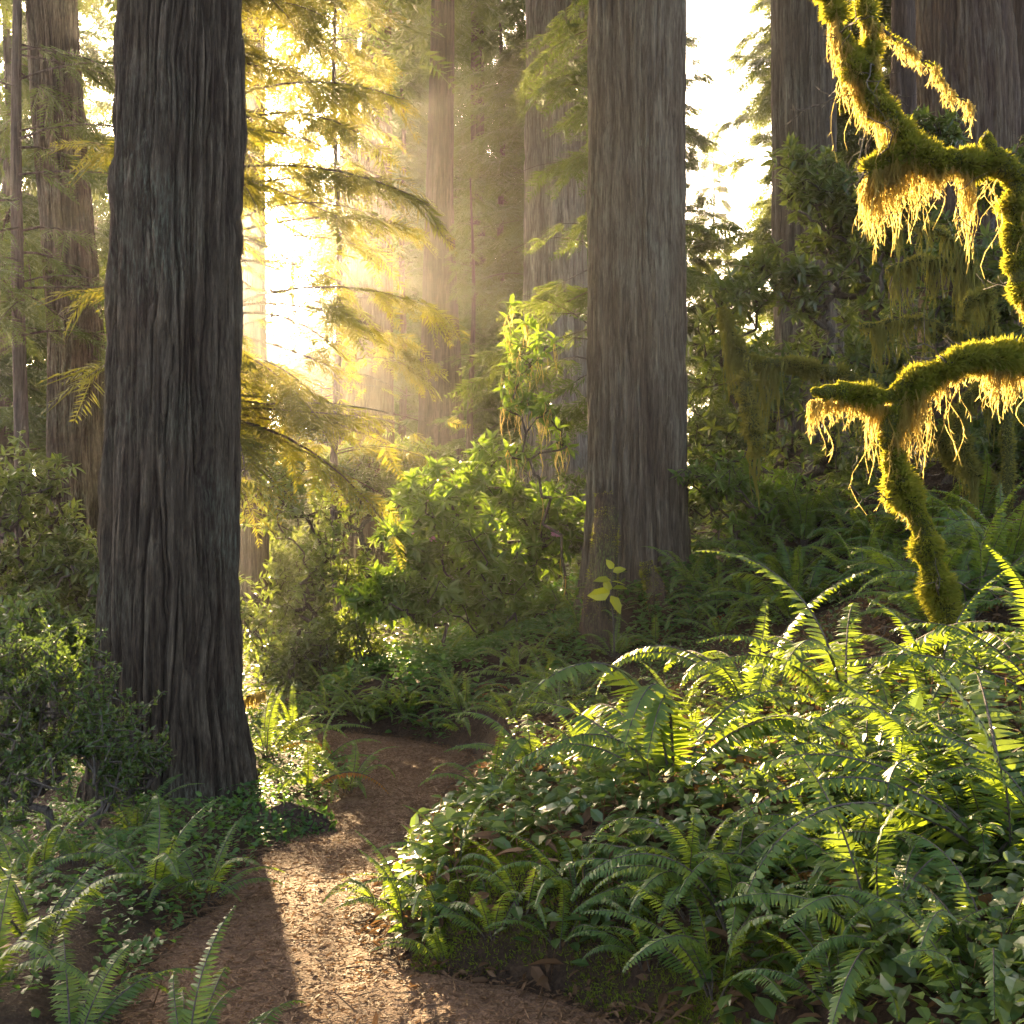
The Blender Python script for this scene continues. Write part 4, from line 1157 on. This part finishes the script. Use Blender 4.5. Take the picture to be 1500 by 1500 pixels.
# broad salal leaves over the right bank, in layers
P, rg = scatter(34000, (-.8, 7.5), (2.5, 13.5), lambda x, y, s, l: (s > .12 + .35 * sstep(6.5, 9, y)) & infr(x, y) & (fbm(x * 1.9, y * 1.9, seed=61, octv=3) > .515), 610)
keepn = rg.random(len(P)) < np.clip(9.0 / (P[:, 1] + 2), .25, 1)
P = P[keepn]
P2, _ = scatter(6000, (-.8, 1.7), (4.25, 7.2), lambda x, y, s, l: (s > .10) & (s < 1.3) & (fbm(x * 2.4, y * 2.4, seed=69, octv=3) > .47), 611)
P = np.concatenate([P, P2])
n = len(P)
P[:, 2] += rg.uniform(.02, .20, n) * (.4 + 1.2 * fbm(P[:, 0] * 1.2, P[:, 1] * 1.2, seed=62, octv=2))
d = norm(np.stack([rg.normal(size=n) - .25, rg.normal(size=n) - .3, rg.normal(size=n) * .35], 1))
up = norm(np.array([-.1, -.05, 1.0]) + rg.normal(size=(n, 3)) * .35)
g = Geo(); sz = rg.uniform(.035, .085, n) * (.75 + .5 * (P[:, 1] < 6.5))
g.inst(LEAF_W, P, frames(d, up), sz)
tag(g.build('salal_cover', M['salal'], smooth=False), 'low glossy oval leaves covering the right bank', 'ground cover', kind='stuff')
# stalks under them
m = rg.random(n) < .22
Q = P[m]; Q0 = Q.copy(); Q0[:, 2] = ground(Q[:, 0], Q[:, 1]) - .02; Q0[:, :2] += rg.normal(size=(len(Q), 2)) * .05
g = Geo(); dv = Q - Q0; LL = np.linalg.norm(dv, axis=1)
tv = np.array([[0, -.5, 0], [0, .5, 0], [1, .4, 0], [1, -.4, 0]])
g.inst((tv, [np.array([[0, 1, 2, 3]])]), Q0, frames(dv, rnd_dirs(len(Q))), np.stack([LL, np.full(len(Q), .006), np.full(len(Q), .006)], 1))
# dry leaves and twigs lying on the bank
P, rg = scatter(28000, (-.8, 6), (2.5, 11), lambda x, y, s, l: (s > .0) & infr(x, y), 615)
n = len(P); P[:, 2] += rg.uniform(.005, .06, n)
d = norm(np.stack([rg.normal(size=n), rg.normal(size=n), rg.normal(size=n) * .25], 1))
g.inst(LEAF_N, P, frames(d, norm(np.array([0, 0, 1.0]) + rg.normal(size=(n, 3)) * .5)), rg.uniform(.03, .09, n) * np.where(rg.random(n) < .2, 1.6, 1))
tag(g.build('dry_litter', M['drybits'], smooth=False), 'brown dead leaves and stalks on the right bank', 'leaf litter', kind='stuff')
# sorrel and small herbs left of the trail and on the far bank
P, rg = scatter(46000, (-6, -.9), (3.0, 14), lambda x, y, s, l: (l > -.05) & infr(x, y) & (fbm(x * 2.2, y * 2.2, seed=63, octv=3) > .46 - .10 * (l < .35)), 620)
P2, _ = scatter(30000, (-3.4, 2.5), (12.2, 19), lambda x, y, s, l: (s > .02) & infr(x, y) & (fbm(x * 1.8, y * 1.8, seed=64, octv=3) > .42), 621)
P = np.concatenate([P, P2]); n = len(P)
P[:, 2] += rg.uniform(.015, .12, n) * (1 + (P[:, 1] > 13))
d = norm(np.stack([rg.normal(size=n), rg.normal(size=n), rg.normal(size=n) * .3], 1))
up = norm(np.array([0, 0, 1.0]) + rg.normal(size=(n, 3)) * .3)
g = Geo(); g.inst(LEAF_W, P, frames(d, up), rg.uniform(.025, .06, n) * np.where(P[:, 1] > 13, 2.0, 1))
tag(g.build('sorrel_cover', M['sorrel'], smooth=False), 'small green sorrel leaves carpeting the shaded ground beside the trail', 'ground cover', kind='stuff')
# leafy undergrowth farther back, one unbroken mass
P, rg = scatter(60000, (-16, 12), (13.5, 42), lambda x, y, s, l: infr(x, y) & ((y > 17) | (s > 3.5) | (x < -2.6)) & (fbm(x * .9, y * .9, seed=66, octv=3) > .42), 625)
n = len(P); P[:, 2] += rg.uniform(.03, .7, n) * fbm(P[:, 0] * .7, P[:, 1] * .7, seed=67, octv=2)
d = norm(np.stack([rg.normal(size=n), rg.normal(size=n), rg.normal(size=n) * .35], 1))
g = Geo(); g.inst(LEAF, P, frames(d, norm(np.array([0, 0, 1.0]) + rg.normal(size=(n, 3)) * .4)), rg.uniform(.10, .22, n))
tag(g.build('undergrowth', M['rhodo_dark'], smooth=False), 'low leafy undergrowth under the far trees', 'undergrowth', kind='stuff')
# larger leaves among the rest at the lower right
P, rg = scatter(7500, (.6, 3.4), (2.5, 6.2), lambda x, y, s, l: (s > .3) & (y + .25 * x < 5.0 + rng.random(len(x)) * .5) & (fbm(x * 2, y * 2, seed=68) > .30) & infr(x, y), 626)
n = len(P); P[:, 2] += rg.uniform(.04, .22, n)
d = norm(np.stack([rg.normal(size=n) - .3, rg.normal(size=n) - .5, rg.normal(size=n) * .35], 1))
g = Geo(); g.inst(LEAF_W, P, frames(d, norm(np.array([-.25, .0, 1.0]) + rg.normal(size=(n, 3)) * .4)), rg.uniform(.045, .085, n))
tag(g.build('salal_cover', M['salal'], smooth=False), 'larger rounded leaves over brown litter in the lower right corner', 'ground cover', kind='stuff')
# moss on the cut bank at the lower middle
P, rg = scatter(150000, (-.4, 1.7), (3.6, 5.3), lambda x, y, s, l: (s > .02) & (s < .75) & (fbm(x * 3, y * 3, seed=65, octv=3) > .455), 630)
n = len(P)
d = norm(rnd_dirs(n) + np.array([0, -.2, .9])); ll = rg.uniform(.008, .028, n)
g = Geo(); g.inst((np.array([[0, -.5, 0], [0, .5, 0], [1, 0, 0]]), [np.array([[0, 1, 2]])]), P, frames(d, rnd_dirs(n)), np.stack([ll, ll * .3, ll * .3], 1))
tag(g.build('bank_moss', M['soilmoss'], smooth=False), 'yellow green moss patch on the cut face of the bank', 'moss', kind='stuff')
# needles and bark chips on the trail
P, rg = scatter(90000, (-2.2, 1.2), (3.0, 13.5), lambda x, y, s, l: (s < .06) & (l < .08), 640)
n = len(P); P[:, 2] += .016 + rg.uniform(0, .010, n)
d = norm(np.stack([rg.normal(size=n), rg.normal(size=n), rg.normal(size=n) * .22], 1))
ll = rg.uniform(.010, .034, n); ww = rg.uniform(.003, .009, n)
g = Geo(); g.inst((np.array([[0, -.5, 0], [0, .5, 0], [1, .4, 0], [1, -.4, 0]]), [np.array([[0, 1, 2, 3]])]), P, frames(d, norm(np.array([0, 0, 1.0]) + rg.normal(size=(n, 3)) * .5)), np.stack([ll, ww, ww], 1))
P, rg = scatter(1500, (-2.2, 1.2), (3.0, 12), lambda x, y, s, l: (s < .12) & (l < .15), 641)
n = len(P); P[:, 2] += .024
d = norm(np.stack([rg.normal(size=n), rg.normal(size=n), rg.normal(size=n) * .12], 1))
lt = rg.uniform(.05, .16, n); wt_ = rg.uniform(.004, .009, n)
pr3 = np.array([[0, -.5, 0], [0, .5, 0], [0, 0, .8], [1, -.35, 0], [1, .35, 0], [1, 0, .5]])
g.inst((pr3, [np.array([[0, 1, 4, 3], [1, 2, 5, 4], [2, 0, 3, 5]])]), P, frames(d, np.array([0, 0, 1.0])), np.stack([lt, wt_, wt_], 1))
P, rg = scatter(900, (-2.2, 1.2), (3.0, 12), lambda x, y, s, l: (s < .12) & (l < .15), 642)
n = len(P); P[:, 2] += .026
d = norm(np.stack([rg.normal(size=n), rg.normal(size=n), rg.normal(size=n) * .2], 1))
g.inst(LEAF, P, frames(d, norm(np.array([0, 0, 1.0]) + rg.normal(size=(n, 3)) * .35)), rg.uniform(.025, .06, n))
tag(g.build('trail_litter', M['drybits'], smooth=False), 'bark chips and needles strewn over the trail', 'litter', kind='stuff')

# ------------------------------------------------------------------ mossy stubs at the foot of the bank redwood, sapling, mound
def snag(label, rows, d, rad, seed):
    t = thing('mossy_stump', label, 'stump', (0, 0, 0), 'mossy stubs at the foot of the bank redwood')
    c = q3(rows, d); pts = spline(c, 40)
    r = np.interp(np.linspace(0, 1, 40), np.linspace(0, 1, len(rad)), rad)
    g = Geo(); v0 = g.n
    us, vs = tube(g, pts, r, 20)
    v = g.V[-1]; nz = fbm(v[:, 0] * 9, v[:, 1] * 9, v[:, 2] * 3, seed=seed)
    cc = np.concatenate([np.repeat(pts, 20, 0), pts[:1], pts[-1:]])
    g.V[-1] = cc + (v - cc) * (.75 + .6 * nz)[:, None]
    o = g.build('snag', M['rotten'], t, attr='furrow')
    gm = Geo(); tufts(gm, pts[22:], r[22:], 3000, (.02, .045), seed); tufts(gm, pts[:24], r[:24], 1500, (.02, .05), seed + 1)
    gm.build('moss', M['moss'], t, smooth=False)
snag('taller mossy broken stump against the left foot of the bank redwood', [(868, 985), (880, 880), (886, 800), (888, 760), (884, 722)], 13.7, [.24, .18, .15, .14, .09], 71)
snag('shorter mossy stub leaning at the front of the bank redwood', [(975, 920), (962, 870), (950, 840), (946, 822)], 13.7, [.20, .12, .09, .065], 72)

sp = thing('sapling', 'small sapling with glowing yellow green leaves before the bank redwood', 'plant', (0, 0, 0))
pb = hit(893, 985)
dsp = float(pb[1]) if pb[1] < 13.3 else 13.2
st_ = spline(np.concatenate([[px(900, 960, dsp)], q3([(898, 900), (894, 870), (898, 832)], dsp)]), 20)
g = Geo(); tube(g, st_, np.linspace(.012, .005, 20), 6); g.build('stem', M['twig'], sp, attr='furrow')
g = Geo()
lv = [((897, 838), (1, 0, .3), .16), ((899, 834), (-.6, 0, .8), .14), ((895, 852), (1, -.2, -.1), .17), ((895, 850), (-1, -.1, .05), .2), ((894, 868), (-1, -.2, -.15), .26), ((893, 868), (-.3, 0, .9), .17), ((894, 872), (.5, -.3, -.8), .24), ((896, 862), (.9, -.4, .1), .18)]
g.inst(LEAF_W, np.array([px(u, v, dsp) for (u, v), _, _ in lv]), frames(np.array([d for _, d, _ in lv], float), np.array([.1, -.7, .5]) + rng.normal(size=(len(lv), 3)) * .35), np.array([s for *_, s in lv]))
g.build('foliage', M['yellow_leaf'], sp, smooth=False)

# rotten mound with moss on the left side of the trail
mb = hit(415, 1225)
t = thing('rotten_stump', 'low rotten stump overgrown with moss and leaves at the trail edge before the massive trunk', 'stump', tuple(mb + np.array([-.12, .1, -.05])))
th = np.linspace(0, 2 * math.pi, 40, endpoint=False); zz = np.linspace(0, 1, 16)
TH, ZZ = np.meshgrid(th, zz)
rr = .42 * (1 - ZZ ** 2.4 * .75) * (.75 + .5 * fbm(np.cos(TH) * 2 + 5, np.sin(TH) * 2 + 5, ZZ * 3, seed=88))
v = np.stack([rr * np.cos(TH), rr * np.sin(TH), ZZ * .20 + .05 * np.sin(TH * 3)], -1).reshape(-1, 3)
i = np.arange(15)[:, None] * 40; j = np.arange(40)[None]; j2 = (j + 1) % 40
g = Geo(); g.add(v, np.stack([i + j, i + j2, i + 40 + j2, i + 40 + j], -1).reshape(-1, 4))
top = np.concatenate([v[-40:], [[0, 0, .21]]]); g.add(top, np.stack([np.arange(40), (np.arange(40) + 1) % 40, np.full(40, 40)], 1))
g.build('stump', M['rotten'], t, attr='furrow')
k = rng.integers(0, len(v), 1600)
g = Geo(); dd = norm(v[k] + np.array([0, 0, .2]) + rng.normal(size=(1600, 3)) * .15)
g.inst(LEAF_W, v[k] * 1.03, frames(norm(dd + rnd_dirs(1600) * .9), dd), rng.uniform(.02, .05, 1600)); g.build('foliage', M['sorrel'], t, smooth=False)

# hanging moss tuft lit gold beside the massive trunk
t = thing('mossy_twig', 'bright gold moss hanging from a twig at the right side of the massive trunk', 'twig', (0, 0, 0))
p_, r_, o_ = limb(t, q3([(340, 1035), (365, 1022), (390, 1014)], 9.6), [.012, .010, .006], 16, 'branch', 300, (.01, .02), 480)
g = Geo(); curtain(g, p_, 110, .08, .30, 481, (.005, .012), spots=4); g.build('hanging_moss', M['moss_hang'], t, smooth=False)

# ------------------------------------------------------------------ haze: still, even air round the whole place
m, t_, out = newmat('haze_air')
pv = t_.nodes.new('ShaderNodeVolumePrincipled')
pv.inputs['Color'].default_value = (0.95, 0.93, 0.90, 1)
pv.inputs['Density'].default_value = HAZE_DENSITY
pv.inputs['Anisotropy'].default_value = HAZE_G
t_.links.new(pv.outputs[0], out.inputs['Volume'])
g = Geo()
x0, x1, y0, y1, z0, z1 = -113, 113, -63, 143, -3.0, 60.0
v = [(x, y, z) for z in (z0, z1) for y in (y0, y1) for x in (x0, x1)]
g.add(v, [[0, 2, 3, 1], [4, 5, 7, 6], [0, 1, 5, 4], [2, 6, 7, 3], [0, 4, 6, 2], [1, 3, 7, 5]])
tag(g.build('haze', m, smooth=False), None, None, kind='stuff')
